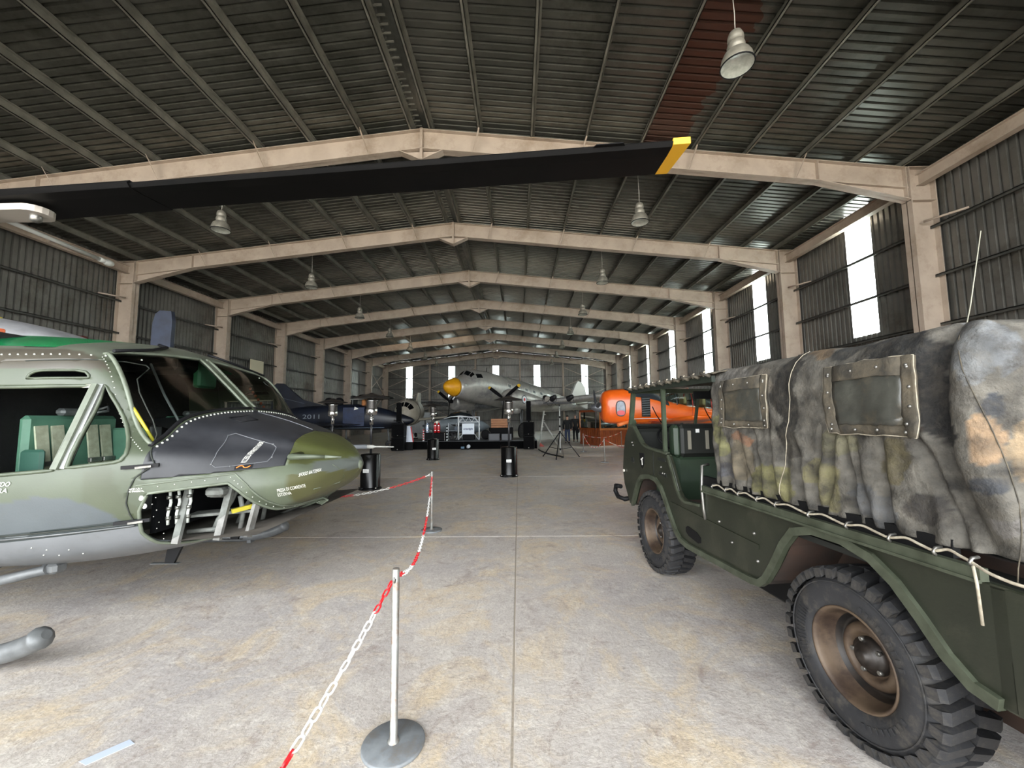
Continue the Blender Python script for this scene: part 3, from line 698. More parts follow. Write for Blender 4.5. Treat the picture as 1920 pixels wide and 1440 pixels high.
def camo(s, z):
    w = Vector((s*5, z*5, 0)); ds = .07*mnoise.noise(w)+.03*mnoise.noise(w*3.1); dz = .07*mnoise.noise(w+Vector((9,3,2)))+.03*mnoise.noise(w*3.3+Vector((1,8,2)))
    if s > 2.9:                                  # flank out of sight: repeat the print
        s = LT-s
    best, bc = 0.62, (104,100,92)
    for c, zc, r, rz, col in PATCH:
        k = 1.0-math.hypot((s+ds-c)/r, (z+dz-zc)/rz)*.62
        if k > best: best, bc = k, col
    t = .52+.55*mnoise.noise(Vector((s*14, z*14, 4)))+.2*mnoise.noise(Vector((s*40, z*40, 8)))
    return tuple(max(.004, min(1, c*t)) for c in rgb(*bc))
NS, NZ = 420, 84
mb = MB(); vs = []; cols = []
for i in range(NS+1):
    s = LT*i/NS if i else 0
    for j in range(NZ+1):
        z = 1.092+.878*j/NZ; vs.append(canvas_pt(s, z)); cols.append(camo(s, z))
fs = [(i*(NZ+1)+j, (i+1)*(NZ+1)+j, (i+1)*(NZ+1)+j+1, i*(NZ+1)+j+1) for i in range(NS) for j in range(NZ)]
mb.add(vs, fs, True)
top0 = [i*(NZ+1)+NZ for i in range(NS+1)]
cidx = len(mb.v)                               # roof: strips from flank to flank
ne = int(1.50/LT*NS); base = len(mb.v)
rows = []
for i in range(ne+1):
    a = Vector(vs[i*(NZ+1)+NZ]); b = Vector(vs[(NS-i)*(NZ+1)+NZ]); row = [i*(NZ+1)+NZ]
    for k in range(1, 12):
        t = k/12; p = a.lerp(b, t); p.z += .035*math.sin(pi*t)-.012*math.sin(pi*((i/ne*1.5) % .75)/.75); row.append(len(mb.v)); mb.v.append(tuple(p)); cols.append(camo(i/ne*1.5, 1.9+.1*t))
    row.append((NS-i)*(NZ+1)+NZ); rows.append(row)
for a, b in zip(rows, rows[1:]):
    for k in range(12): mb.f.append((a[k], b[k], b[k+1], a[k+1])); mb.sm.append(True)
last = rows[-1]; rear_top = [i*(NZ+1)+NZ for i in range(ne, NS-ne+1)]
cc = len(mb.v); mb.v.append((TW/2, -.52, 1.985)); cols.append(rgb(100,96,88))
loop = rear_top+[q for q in last[::-1]][1:-1]
for a, b in zip(loop, loop[1:]+loop[:1]): mb.f.append((a, b, cc)); mb.sm.append(True)
o = mb.build('canvas_cover', canvas, truck)
ca = o.data.color_attributes.new('paint', 'FLOAT_COLOR', 'POINT')
for i, c in enumerate(cols): ca.data[i].color = (*c, 1)
sol = o.modifiers.new('thickness', 'SOLIDIFY'); sol.thickness = 0.004; sol.offset = -1
canvas_t = mat('faded_canvas_trim', (88,80,66), 0.85, 0, (52,49,43), 12, 8, bump=0.3, bscale=60)
vinyl = mat('scuffed_clear_vinyl', (70,70,64), 0.38, 0, (42,42,40), 5, 8, bump=0.25, bscale=14, grime=(98,90,74), gscale=5)
FOLD = 0.0
def cpt(s, z, off):
    e = .01; p = canvas_pt(s, z); n = (canvas_pt(s+e, z)-p).cross(canvas_pt(s, z+e)-p).normalized()
    x, y, nx, ny = planpt(s)
    if n.x*nx+n.y*ny < 0: n = -n
    return p+n*off
def flap(name, s0, s1, z0, z1, off, m, parent, nu=14, nv=10):
    mb = MB(); mb.grid(lambda u, v: cpt(lerp(s0, s1, u), lerp(z0, z1, v), off), nu, nv); q = mb.build(name, m, parent)
    sm = q.modifiers.new('thickness', 'SOLIDIFY'); sm.thickness = .006; sm.offset = 0
    return q
for s0, s1, z0, z1 in ((.115,.60,1.52,1.825),(1.0,1.45,1.505,1.82)):
    wf = flap('window_flap', s0, s1, z0, z1, .014, canvas_t, truck)
    b = .055
    flap('vinyl_pane', s0+b, s1-b, z0+.045, z1-b, .020, vinyl, wf)
    for args in ((s0, s0+b, z0, z1), (s1-b, s1, z0, z1), (s0+b, s1-b, z1-b, z1)): flap('flap_strip', *args, .022, canvas_t, wf, 6, 10)
    for k in range(4):
        for s, z in ((lerp(s0+.03, s1-.03, k/3), z1-.025), (lerp(s0+.03, s1-.03, k/3), z0+.022), (s0+.028, lerp(z0+.05, z1-.03, k/3)), (s1-.028, lerp(z0+.05, z1-.03, k/3))):
            p = cpt(s, z, .024); MB().ball(tuple(p), .008, n=6, m=4).build('stud', steel_m, wf)
    for pts in ([(s0,z0),(s0,z1)], [(s1,z0),(s1,z1)], [(s0,z1),(s1,z1)], [(s0,z0),(s1,z0)]):
        MB().tube([cpt(lerp(pts[0][0], pts[1][0], k/10), lerp(pts[0][1], pts[1][1], k/10), .022) for k in range(11)], .0026, 5).build('piping', rope_m, wf)
FOLD = 1.0
MB().tube([cpt(.81-.16*(1-k/20)-.0, 1.10+.85*k/20, .002) for k in range(21)], .0024, 5).build('seam_piping', rope_m, truck)
MB().tube([cpt(1.60+.03*math.sin(k/4)+.05*(1-k/20), 1.02+.93*k/20, .001) for k in range(21)], .002, 5).build('seam_piping', canvas_t, truck)
def roofc(u, v):
    y = lerp(2.70, .92, u); x = lerp(-.035, TW+.035, v); e = 1-abs(2*v-1)**6
    return (x, y, 1.925+.05*e+.008*nz(x*3, y*4, 3)+.02*(1-e)*nz(x*9, y*9, 1))
o = MB().grid(roofc, 50, 40).build('cab_roof_canvas', canvas_t, truck); sm = o.modifiers.new('thickness', 'SOLIDIFY'); sm.thickness = .01
for k in range(11):
    y = 2.62-.155*k
    MB().tube([(-.045,y,1.94),(-.055,y-.05,1.925),(-.035,y-.1,1.905)], .012, 6).build('roof_lacing', canvas_t, truck)
    MB().tube([(-.03,y-.03,1.95),(-.05,y-.03,1.93),(-.04,y-.03,1.91)], .007, 5).build('roof_tie', rope_m, truck)
# ================================================================== HELICOPTER (left)
HX, HY, TIP = -4.0, 3.95, -1.57            # root position; nose tip (world X)
heli = thing('military_helicopter', 'green camouflaged military helicopter with black nose panel and open chin window', 'helicopter', (HX, HY, 0))
H = lambda X, y, z: (X-HX, y, z)           # world X, sideways from the centreline, height
T_zb = [(0,1.12),(.05,1.035),(.1,1.0),(.2,.935),(.47,.80),(.75,.68),(1.1,.575),(1.5,.515),(2.0,.475),(3.7,.44),(5.2,.44)]
T_zt = [(0,1.20),(.05,1.27),(.1,1.305),(.2,1.365),(.47,1.495),(.75,1.60),(1.0,1.672),(1.08,1.70),(1.35,1.96),(1.62,2.215),(1.82,2.325),(2.3,2.40),(2.9,2.455),(3.7,2.47),(5.2,2.47)]
T_wm = [(0,.03),(.03,.15),(.08,.27),(.16,.41),(.3,.59),(.47,.76),(.75,.97),(1.05,1.14),(1.4,1.24),(1.9,1.29),(5.2,1.30)]
T_zm = [(0,1.16),(.3,1.09),(1.05,1.05),(5.2,1.0)]
T_zs = [(0,1.185),(.2,1.24),(.47,1.275),(.75,1.31),(1.05,1.35),(1.6,1.33),(5.2,1.30)]
T_ks = [(0,.8),(.3,.86),(1.05,.985),(1.6,.985),(5.2,.985)]
T_yu = [(0,.02),(.1,.17),(.3,.38),(.6,.58),(1.0,.74),(1.12,.80),(1.35,.92),(1.62,1.02),(2.0,1.08),(5.2,1.10)]
T_zu = [(0,1.193),(.1,1.28),(.2,1.335),(.47,1.44),(.75,1.525),(1.0,1.585),(1.12,1.63),(1.35,1.86),(1.62,2.09),(2.0,2.12),(5.2,2.14)]
T_kc = [(0,.7),(.3,.80),(1.05,.90),(2.0,.955),(5.2,.955)]
T_zc = [(0,1.13),(.1,1.06),(.3,.95),(.75,.85),(1.05,.79),(2.0,.73),(5.2,.68)]
_pc = {}
def prof(d):
    """half cross-section at distance d behind the nose tip: bottom centre to top centre, as (y, z)"""
    k = round(d, 4)
    if k in _pc: return _pc[k]
    g = lambda t: smooth_tab(d, t)
    zb, zt, wm, zm, zs, yu, zu, zc = g(T_zb), g(T_zt), g(T_wm), g(T_zm), g(T_zs), g(T_yu), g(T_zu), g(T_zc)
    ws = wm*g(T_ks); yc = wm*g(T_kc)
    pts = [(0,zb,0),(.5*yc,zb+.012*min(1,d*3),0),(.86*yc,lerp(zb,zc,.42),0),(lerp(yc,wm,.3),zc,0),(wm,zm,0),(ws,zs,0),(lerp(ws,yu,.5),lerp(zs,zu,.52),0),(yu,zu,0),(.56*yu,lerp(zu,zt,.72),0),(0,zt,0)]
    _pc[k] = [(max(0,p.x), p.y) for p in catmull(pts, 7)]
    return _pc[k]
def y_at(X, z):
    """outer half-width of the skin at world X and height z"""
    P = prof(TIP-X); best = 0.0
    for (ya, za), (yb, zb_) in zip(P, P[1:]):
        if (za-z)*(zb_-z) <= 0 and abs(zb_-za) > 1e-9: best = max(best, lerp(ya, yb, (z-za)/(zb_-za)))
    return best
def z_at(X, y):
    P = prof(TIP-X); best = None
    for (ya, za), (yb, zb_) in zip(P[30:], P[31:]):
        if (ya-y)*(yb-y) <= 0 and abs(yb-ya) > 1e-9: best = lerp(za, zb_, (y-ya)/(yb-ya))
    return best if best is not None else P[-1][1]
DOOR = [(-3.90,.83),(-3.48,.845),(-2.80,.893),(-2.70,.90),(-2.72,.96),(-2.735,1.04),(-2.72,1.13),(-2.69,1.21),(-2.60,1.30),(-2.655,1.40),(-3.045,2.04),(-3.07,2.065),(-3.10,2.075),(-3.62,2.058),(-3.90,2.05)]
W_MAIN = [(-3.86,1.245),(-3.52,1.252),(-3.185,1.277),(-3.128,1.87),(-3.56,1.862),(-3.86,1.86)]
W_TRI = [(-3.073,1.875),(-2.785,1.42),(-2.77,1.375),(-2.785,1.335),(-2.82,1.322),(-3.10,1.292)]
W_SLOT = [(-3.56,1.925),(-3.545,1.955),(-3.51,1.975),(-3.46,1.984),(-3.26,1.987),(-3.20,1.975),(-3.175,1.95),(-3.172,1.93)]
BUB = [(-2.62,1.10),(-2.40,1.117),(-2.23,1.128),(-2.17,1.06),(-2.10,.95),(-2.03,.865),(-1.97,.83),(-2.02,.795),(-2.2,.73),(-2.42,.665),(-2.56,.66),(-2.645,.72),(-2.68,.82),(-2.67,.98)]
def in_ws(X, y):
    a = abs(y); t = (X+2.68)/(-.52)
    return 0.0 < t < 1.0 and .055 < a < lerp(1.075, .945, t)
def in_roofglass(X, y): return -4.55 < X < -3.58 and .22 < abs(y) < .98
def cls(X, y, z):
    near = z < 2.12 and abs(y) > .25
    if in_ws(X, y) and z > 1.36: return 'windscreen'
    if in_roofglass(X, y) and z > 2.0: return 'roof_window'
    if inpoly(X, z, BUB) and abs(y) > .22: return 'chin_window'
    if abs(y) > .8:
        if inpoly(X, z, W_MAIN): return 'door_window'
        if inpoly(X, z, W_TRI): return 'quarter_window'
        if inpoly(X, z, W_SLOT): return 'slot_window'
        if inpoly(X, z, DOOR): return 'door'
    return 'skin'
T_bf = [(0,-2.04),(.3,-2.0),(.5,-1.965),(.66,-1.955),(.8,-1.975),(.95,-2.0),(1.3,-2.02)]
def paint(X, y, z):
    """camouflage scheme by place on the airframe"""
    n1 = mnoise.noise(Vector((X*2.3, y*2.3, z*2.3))); n2 = mnoise.noise(Vector((X*7, y*7, z*7+3)))
    a = abs(y)
    c = (103,113,91)
    if n1 > .28: c = (96,104,80)
    if z > 2.1: c = (128,134,118)
    zl = .80+(X+3.5)*.085
    if X > -2.66 and X < interp(a, T_bf)[0] and z > 1.195+.045*(X+2.65): return (50,52,57)
    if X >= -2.05:
        c = (128,138,114)
        if a < .62+.1*n1 and z > 1.235+.03*n2 and X > -2.12: c = (104,110,62)
        if X > -1.80+.03*n2 and z < 1.235+.02*n1: c = (124,130,124)
        if X > -1.93+.05*n1 and z < 1.14+.04*n2 and a < .72: c = (112,112,70)
    elif X > -2.64 and z < 1.2: c = (124,134,112)
    if X < -2.6 and z < interp(X, [(-3.9,.98),(-3.5,1.06),(-3.29,1.104),(-3.1,1.092),(-2.95,1.046),(-2.8,.95),(-2.72,.87),(-2.6,.80)])[0]+.012*n2: c = (100,108,112)
    if X < -2.5 and z < zl+.055: c = (58,68,68)
    if X < -2.5 and z < zl: c = (150,153,156)
    if -2.5 <= X < -1.9 and z < .80+.12*(X+2.5): c = (134,134,128)
    if z > 2.0 and a > 1.02 and X < -3.0: c = (104,98,86)
    k = 1+.06*n2
    return tuple(v*k for v in c)
# skin mesh: cut along every outline, then split face by face into skin, door, panel and glazing
ds = [0,.004,.012,.025,.045]+[.07+.03*k for k in range(22)]+[.73+.035*k for k in range(58)]+[2.77+.09*k for k in range(26)]
def dense(P, m=2):
    out = []
    for a, b in zip(P, P[1:]):
        for k in range(m): out.append((lerp(a[0], b[0], k/m), lerp(a[1], b[1], k/m)))
    return out+[P[-1]]
_vv = []; _ff = []
for d in ds:
    P = dense(prof(d)); full = [(-y, z) for y, z in P]+[(y, z) for y, z in P[-2:0:-1]]
    for y, z in full: _vv.append((TIP-d, y, z))
NR = len(full)
for i in range(len(ds)-1):
    for j in range(NR): _ff.append((i*NR+j, i*NR+(j+1) % NR, (i+1)*NR+(j+1) % NR, (i+1)*NR+j))
_me = bpy.data.meshes.new('loft'); _me.from_pydata(_vv, [], _ff); bm = bmesh.new(); bm.from_mesh(_me); bpy.data.meshes.remove(_me)
bmesh.ops.recalc_face_normals(bm, faces=bm.faces)
def cut(a, b, view, side=None, pad=.02):
    """cut the skin along the segment a-b seen from the side (X,z) or from above (X,y)"""
    t = Vector((b[0]-a[0], b[1]-a[1]))
    if t.length < 1e-6: return
    no = Vector((-t.y, 0, t.x)) if view == 'side' else Vector((-t.y, t.x, 0))
    co = Vector((a[0], 0, a[1])) if view == 'side' else Vector((a[0], a[1], 0))
    x0, x1 = min(a[0], b[0])-pad, max(a[0], b[0])+pad; q0, q1 = min(a[1], b[1])-pad, max(a[1], b[1])+pad
    sel = []
    for f in bm.faces:
        c = f.calc_center_median(); q = c.z if view == 'side' else c.y
        if x0 < c.x < x1 and q0 < q < q1 and (side is None or side(c)): sel.append(f)
    if not sel: return
    g = list({v for f in sel for v in f.verts})+list({e for f in sel for e in f.edges})+sel
    bmesh.ops.bisect_plane(bm, geom=g, dist=1e-5, plane_co=co, plane_no=no)
for poly in (DOOR, W_MAIN, W_TRI, W_SLOT, BUB):
    for a, b in zip(poly, poly[1:]+poly[:1]): cut(a, b, 'side', lambda c: abs(c.y) > .2 and c.z < 2.13)
for s in (-1, 1):
    for a, b in (((-2.68,s*1.075),(-3.20,s*.945)), ((-3.20,s*.945),(-3.20,s*.055)), ((-3.20,s*.055),(-2.68,s*.055)), ((-2.68,s*.055),(-2.68,s*1.075))): cut(a, b, 'top', lambda c: c.z > 1.3)
    for a, b in zip(T_bf, T_bf[1:]): cut((a[1], s*a[0]), (b[1], s*b[0]), 'top', lambda c: c.z > 1.15)
    for a, b in (((-4.55,s*.22),(-3.58,s*.22)), ((-3.58,s*.22),(-3.58,s*.98)), ((-3.58,s*.98),(-4.55,s*.98)), ((-4.55,s*.98),(-4.55,s*.22))): cut(a, b, 'top', lambda c: c.z > 1.9)
cut((-2.66,1.1946), (-1.85,1.231), 'side'); cut((-2.66,1.15), (-2.66,1.72), 'side')
for dz in (0, .055): cut((-4.5,.715+dz), (-2.5,.885+dz), 'side')
FACES = {}
bm.faces.ensure_lookup_table()
for f in bm.faces:
    c = f.calc_center_median(); k = cls(c.x, c.y, c.z)
    if k == 'skin' and c.x > -2.66 and c.x < interp(abs(c.y), T_bf)[0] and c.z > 1.195+.045*(c.x+2.65): k = 'panel'
    if k not in ('skin', 'panel'): k += '_n' if c.y < 0 else '_f'
    FACES.setdefault(k, []).append(f)
paint_m = mat('helicopter_paint', rough=0.42, attr='paint', col2=(62,64,54), scale=14, detail=8, contrast=(0.55,1.5), bump=0.03, bscale=90)
clear = glass('clear_perspex', (226,234,230), 0.2, 0.04, 1.30); thin = glass('thin_door_perspex', (240,243,242), 0.0, 0.0, 1.02)
greenp = mat('green_perspex', (0,118,66), 0.25, 0, (0,92,52), 2.5)
def submesh(name, faces, m, parent, colour=True, solid=0.0):
    used = {}; vs = []; fs = []; cs = []
    for f in faces:
        c = f.calc_center_median(); idx = []
        for v in f.verts:
            if v.index not in used: used[v.index] = len(vs); vs.append(H(*v.co))
            idx.append(used[v.index])
            if colour: q = v.co.lerp(c, .08); cs.append(rgb(*paint(q.x, q.y, q.z)))
        fs.append(tuple(idx))
    mb = MB(); mb.add(vs, fs, True)
    o = mb.build(name, m, parent, recalc=False)
    if colour:
        ca = o.data.color_attributes.new('paint', 'FLOAT_COLOR', 'CORNER')
        ca.data.foreach_set('color', [w for c in cs for w in (c[0]*.41, c[1]*.41, c[2]*.41, 1.0)])
    if solid:
        s = o.modifiers.new('thickness', 'SOLIDIFY'); s.thickness = solid; s.offset = -1
    return o
bm.verts.index_update()
skin = submesh('fuselage_skin', FACES['skin'], paint_m, heli, solid=.022)
submesh('anti_glare_panel', FACES['panel'], mat('matt_black_nose', (33,34,38), .5, 0, (44,45,49), 6, 8), heli, colour=False, solid=.02)
doors = {}
for s in ('n', 'f'):
    doors[s] = submesh('cockpit_door', FACES['door_'+s], paint_m, heli, solid=.03)
    for k, m in (('windscreen', clear), ('roof_window', greenp), ('chin_window', thin)):
        submesh(k, FACES[k+'_'+s], m, heli, colour=False)
    for k in ('door_window', 'quarter_window'):
        submesh(k, FACES[k+'_'+s], thin, doors[s], colour=False)
    submesh('slot_window', FACES['slot_window_'+s], glass('dark_slot_glass', (40,42,42), .0, .0, 1.03), doors[s], colour=False)
bm.free()
def on_side(X, z, off=.004, s=-1): return H(X, s*(y_at(X, z)+off), z)
def along(poly, k=6, closed=True):
    out = []
    for i in range(len(poly) if closed else len(poly)-1):
        a, b = poly[i], poly[(i+1) % len(poly)]
        for q in range(k): out.append((lerp(a[0], b[0], q/k), lerp(a[1], b[1], q/k)))
    if not closed: out.append(poly[-1])
    return out
h_olive = mat('heli_frame_paint', (80,88,72), 0.45, 0, (66,72,58), 8)
h_pale = mat('heli_pale_frame', (104,111,97), 0.45, 0, (84,90,76), 9)
h_black = mat('heli_matt_black', (20,20,22), 0.5, spec=.2)
h_grey = mat('heli_grey_metal', (108,110,111), 0.45, 0.2, (84,86,86), 7)
seal = mat('dark_seal', (34,38,32), 0.7)
for s, dn in ((-1, 'n'), (1, 'f')):
    for poly, nm, r, m in ((W_MAIN, 'window_frame', .014, h_olive), (W_TRI, 'window_frame', .014, h_olive), (W_SLOT, 'window_frame', .010, h_olive)):
        MB().tube([on_side(X, z, .0, s) for X, z in along(poly)], r, 6, closed=True).build(nm, m, doors[dn])
    MB().tube([on_side(X, z, .001, s) for X, z in along(DOOR[1:-1], 6, False)], .005, 5).build('door_gap', seal, doors[dn])
    MB().tube([on_side(X, z, .006, s) for X, z in along([(x, z-.022) for x, z in DOOR[1:4]], 6, False)], .006, 5).build('lower_door_bead', h_grey, doors[dn])
    # chin window surround: pale flat border with a bead on its outer edge
    outer = [(x+(x+2.35)*.22, z+(z-.92)*.32 if z > .9 else z+(z-.92)*.16) for x, z in BUB[:8]]
    mb = MB(); pa, pb = along(BUB[:8], 6, False), along(outer, 6, False); vs = []
    for (xa, za), (xb, zb_) in zip(pa, pb): vs += [on_side(xa, za, .008, s), on_side(xb, zb_, .008, s)]
    mb.add(vs, [(2*k, 2*k+1, 2*k+3, 2*k+2) for k in range(len(pa)-1)], True); mb.build('chin_window_border', h_olive, heli)
    MB().tube([on_side(X, z, .006, s) for X, z in pb], .007, 6).build('border_bead', h_pale, heli)
    MB().tube([on_side(X, z, .0, s) for X, z in along(BUB)], .012, 6, closed=True).build('chin_window_rim', h_pale, heli)
    # windscreen edge frames
    X0, X1 = -2.68, -3.20
    P = [(lerp(X0, X1, k/14), lerp(1.075, .945, k/14)) for k in range(15)]
    MB().tube([H(X, s*a, z_at(X, a)+.004) for X, a in P], .016, 6).build('windscreen_pillar', h_pale, heli)
    MB().tube([H(X0, s*a, z_at(X0, a)+.004) for a in [.03+1.06*k/24 for k in range(25)]], .016, 6).build('windscreen_base_strip', h_black, heli)
    MB().tube([H(X1, s*a, z_at(X1, a)+.002) for a in [.03+.94*k/20 for k in range(21)]], .014, 6).build('windscreen_top_strip', h_pale, heli)
    MB().tube([H(X, s*.055, z_at(X, .055)+.004) for X in [lerp(X0, X1, k/12) for k in range(13)]], .014, 6).build('windscreen_post_edge', h_pale, heli)
    # inner mullion of the door window
    vs = [on_side(-3.19, 1.27, -.002, s), on_side(-3.095, 1.285, -.002, s), on_side(-3.07, 1.885, -.002, s), on_side(-3.135, 1.885, -.002, s)]
    MB().bar(on_side(-3.165, 1.28, -.004, s), on_side(-3.118, 1.88, -.004, s), .045, .05, (0,1,0)).build('window_mullion', h_pale, doors[dn])
    MB().bar(on_side(-3.12, 1.285, -.004, s), on_side(-3.09, 1.88, -.004, s), .035, .03, (0,1,0)).build('mullion_channel', mat('bare_channel', (140,142,140), .35, .5), doors[dn])
    MB().bar(on_side(-3.86, 1.862, .004, s), on_side(-3.14, 1.868, .004, s), .018, .022).build('window_top_rail', mat('cream_strip', (206,198,174), .5), doors[dn])
    for X, z in ((-2.66, 1.285), (-2.70, .903)):
        MB().bar(on_side(X-.10, z, .014, s), on_side(X+.09, z+.01, .016, s), .02, .024).build('door_hinge', h_black, doors[dn])
        MB().bar(on_side(X-.02, z-.004, .022, s), on_side(X+.06, z+.004, .024, s), .02, .014).build('hinge_bolt', steel_m, doors[dn])
    MB().tube([H(X, s*.30, z_at(X, .30)+.02) for X in (-3.40, -3.32)]+[H(-3.22, s*.55, z_at(-3.22, .55)+.03), H(-3.18, s*.92, z_at(-3.18,.92)+.03)], .014, 6).build('wiper_arm', h_black, heli)
# rivet rows, joined: far too many and too small to pick apart
rv = MB()
def rivet(p, r=.006): rv.ball(p, r, r, r, 5, 3)
for k in range(26):
    for s in (-1, 1): a = .05+1.02*k/25; rivet(H(-2.645, s*a, z_at(-2.645, a)+.002), .010)
for s in (-1, 1):
    for k in range(26): X = lerp(-2.63, -3.10, k/25); z = lerp(1.42, 2.06, k/25); a = lerp(1.075,.945,k/25)+.055; X = lerp(-2.70,-3.18,k/25); rivet(H(X, s*a, z_at(X, a)+.003), .005)
    for k in range(14): X = -3.9+.06*k; rivet(on_side(X, 2.112, .003, s), .008)
    for X, z in along(outer, 3, False): rivet(on_side(lerp(X, -2.35, .10), lerp(z, .95, .10), .010, s), .005)
    for k in range(10): rivet(on_side(-2.60+.02*(k % 2), .66+.045*k, .002, s), .004)
    for X, z in ((-3.30,.76),(-3.22,.74),(-3.26,.70),(-3.18,.69),(-3.1,.73),(-3.05,.69)): rivet(on_side(X, z, .002, s), .005)
tag(rv.build('rivets', mat('rivet_heads', (168,170,160), .4, .3), heli), kind='stuff')
# nose access hatch outline, vents, decals
def mark(pts, r, m, nm, k=6):
    MB().tube([on_side(X, z, .003) for X, z in along(pts, k, False)], r, 5).build(nm, m, heli)
hatch = [(-2.36,1.484),(-2.33,1.50),(-2.08,1.40),(-2.055,1.375),(-2.045,1.30),(-2.06,1.268),(-2.24,1.252),(-2.31,1.25),(-2.335,1.275),(-2.33,1.33),(-2.36,1.484)]
mark(hatch, .0035, mat('hatch_seam', (96,98,102), .5), 'nose_hatch_seam')
for X, z in hatch[::2]: MB().ball(on_side(X, z, .004), .008, n=6, m=4).build('hatch_fastener', h_grey, heli)
for y in (0.0,):
    MB().tube([H(X, y, z_at(X, .001)+.004) for X in (-2.62,-2.45,-2.3,-2.15,-2.06)], .004, 5).build('nose_centre_seam', _M['hatch_seam'], heli)
MB().tube([H(-2.52,-.30,z_at(-2.52,.3)+.003),H(-2.40,-.33,z_at(-2.40,.33)+.003),H(-2.42,-.52,z_at(-2.42,.52)+.003),H(-2.54,-.50,z_at(-2.54,.5)+.003)], .005, 5, closed=True).build('nose_vent', h_black, heli)
white_ink = mat('white_stencil', (222,222,214), .55)
def stencil(body, a, b, w, h, nm='stencil', m=None, off=.004):
    """lettering laid on the near skin: from a to b in (X, z), letter height vector w scaled by h"""
    me = text_mesh(body, 1.0)
    xs = [v.co.x for v in me.vertices]; ys_ = [v.co.y for v in me.vertices]
    x0, x1, y0, y1 = min(xs), max(xs), min(ys_), max(ys_)
    for v in me.vertices:
        s = (v.co.x-x0)/(x1-x0); t = (v.co.y-y0)/(y1-y0)
        X = a[0]+(b[0]-a[0])*s+w[0]*t*h; z = a[1]+(b[1]-a[1])*s+w[1]*t*h
        v.co = on_side(X, z, off)
    me.materials.append(m or white_ink); o = link(nm, me, heli); return o
stencil('ACCESSO APPARATI RADIO', (-2.165,1.272), (-2.135,1.43), (-1,-.1), .03)
stencil('PRESA DI CORRENTE', (-1.975,1.015), (-1.83,1.03), (0,1), .028)
stencil('ESTERNA', (-1.978,.978), (-1.91,.983), (0,1), .028)
stencil('SFOGO BATTERIA', (-1.865,1.125), (-1.75,1.150), (0,1), .028)
stencil('COMANDO', (-3.66,1.172), (-3.435,1.178), (.25,1), .030)
stencil('PORTIERA', (-3.68,1.130), (-3.445,1.136), (.25,1), .030)
stencil('NON URTARE', (-2.715,1.128), (-2.625,1.130), (0,1), .013); stencil('NO SPINGERE PREMERE', (-2.72,1.112), (-2.61,1.113), (0,1), .012)
def patch(pts, m, nm, off=.003):
    mb = MB(); n = 6; 
    mb.grid(lambda u, v: on_side(lerp(lerp(pts[0][0], pts[1][0], u), lerp(pts[3][0], pts[2][0], u), v), lerp(lerp(pts[0][1], pts[1][1], u), lerp(pts[3][1], pts[2][1], u), v), off), n, n)
    return mb.build(nm, m, heli)
pl = patch([(-2.215,1.222),(-2.125,1.225),(-2.125,1.262),(-2.215,1.259)], h_black, 'decal_plate', .004)
orange_ink = mat('orange_ink', (240,130,50), .5)
MB().tube([on_side(p.x-.147, p.y, .007) for p in catmull([(-2.058,1.236,0),(-2.04,1.250,0),(-2.026,1.246,0),(-2.02,1.236,0),(-2.005,1.234,0),(-1.990,1.246,0)], 4)], .004, 5).build('decal_symbol', orange_ink, heli)
for X, z in ((-2.655,1.068), (-2.64,1.01)): MB().lathe([(.018,0),(.018,.004),(0,.006)], on_side(X, z, .0), (0,-1,0), 10).build('drain_cap', white_ink, heli)
MB().tube([on_side(X, z, .003) for X, z in ((-1.80,1.0),(-1.68,1.02),(-1.64,1.08),(-1.66,1.16),(-1.70,1.2))], .004, 5).build('nose_panel_seam', h_olive, heli)
MB().tube([on_side(-1.90,1.30,-.01), (-1.86-HX,-.72,1.305), (-1.70-HX,-.66,1.30), (-1.62-HX,-.63,1.295)], [.03,.026,.018,.014], 8).build('pitot_mast', h_olive, heli)
MB().tube([(-1.62-HX,-.63,1.295), (-1.50-HX,-.59,1.288)], [.014,.007], 8).build('pitot_tube', h_pale, heli)
# chin bay fittings seen through the chin window
bay = mat('grey_bay_primer', (128,128,124), .6, 0, (92,90,86), 8); bayd = mat('dusty_bay_floor', (96,90,82), .8, 0, (72,66,60), 5)
def G(X, Y, z): return (X-HX, Y-HY, z)
MB().grid(lambda u, v: G(lerp(-3.4,-1.95,u), lerp(2.98,4.92,v), .66+.10*u), 2, 2).build('chin_floor', bayd, heli)
MB().box(-3.5-HX, -2.85-HX, -.92, .92, .74, .78).build('cabin_floor', bayd, heli)
MB().box(-2.74-HX, -2.70-HX, -.98, .98, .78, 1.18).build('bay_dark_sheet', h_black, heli)  # black sheet added to darken what shows behind the chin window
for X, Y in ((-2.60,2.96),(-2.56,2.99),(-2.50,3.02)):
    MB().tube([G(X,Y,1.10),G(X+.005,Y+.01,1.0),G(X-.005,Y,.92),G(X-.01,Y+.01,.84)], .010, 6).build('bay_pipe', mat('white_pipe', (214,214,208), .45), heli)
    for z in (1.04,.96,.89): MB().cyl(G(X,Y,z-.012), G(X,Y,z+.012), .017, 8).build('pipe_union', steel_m, heli)
for Y in (3.22, 3.5, 4.4):
    MB().tube([G(-2.28,Y,1.06),G(-2.33,Y,.95),G(-2.40,Y-.02,.82),G(-2.44,Y-.03,.70)], .022, 8).build('pedal_arm', bay, heli)
    MB().tube([G(-2.25,Y,1.0),G(-2.24,Y+.03,.86),G(-2.26,Y+.03,.72)], .018, 8).build('pedal_strut', bay, heli)
    MB().bbox(-2.46-HX, -2.29-HX, Y-.08-HY, Y+.08-HY, 1.0, 1.05, .015).build('pedal', bay, heli)
MB().bbox(-2.42-HX, -2.28-HX, 3.05-HY, 3.35-HY, 1.02, 1.09, .02).build('pedal_housing', bay, heli)
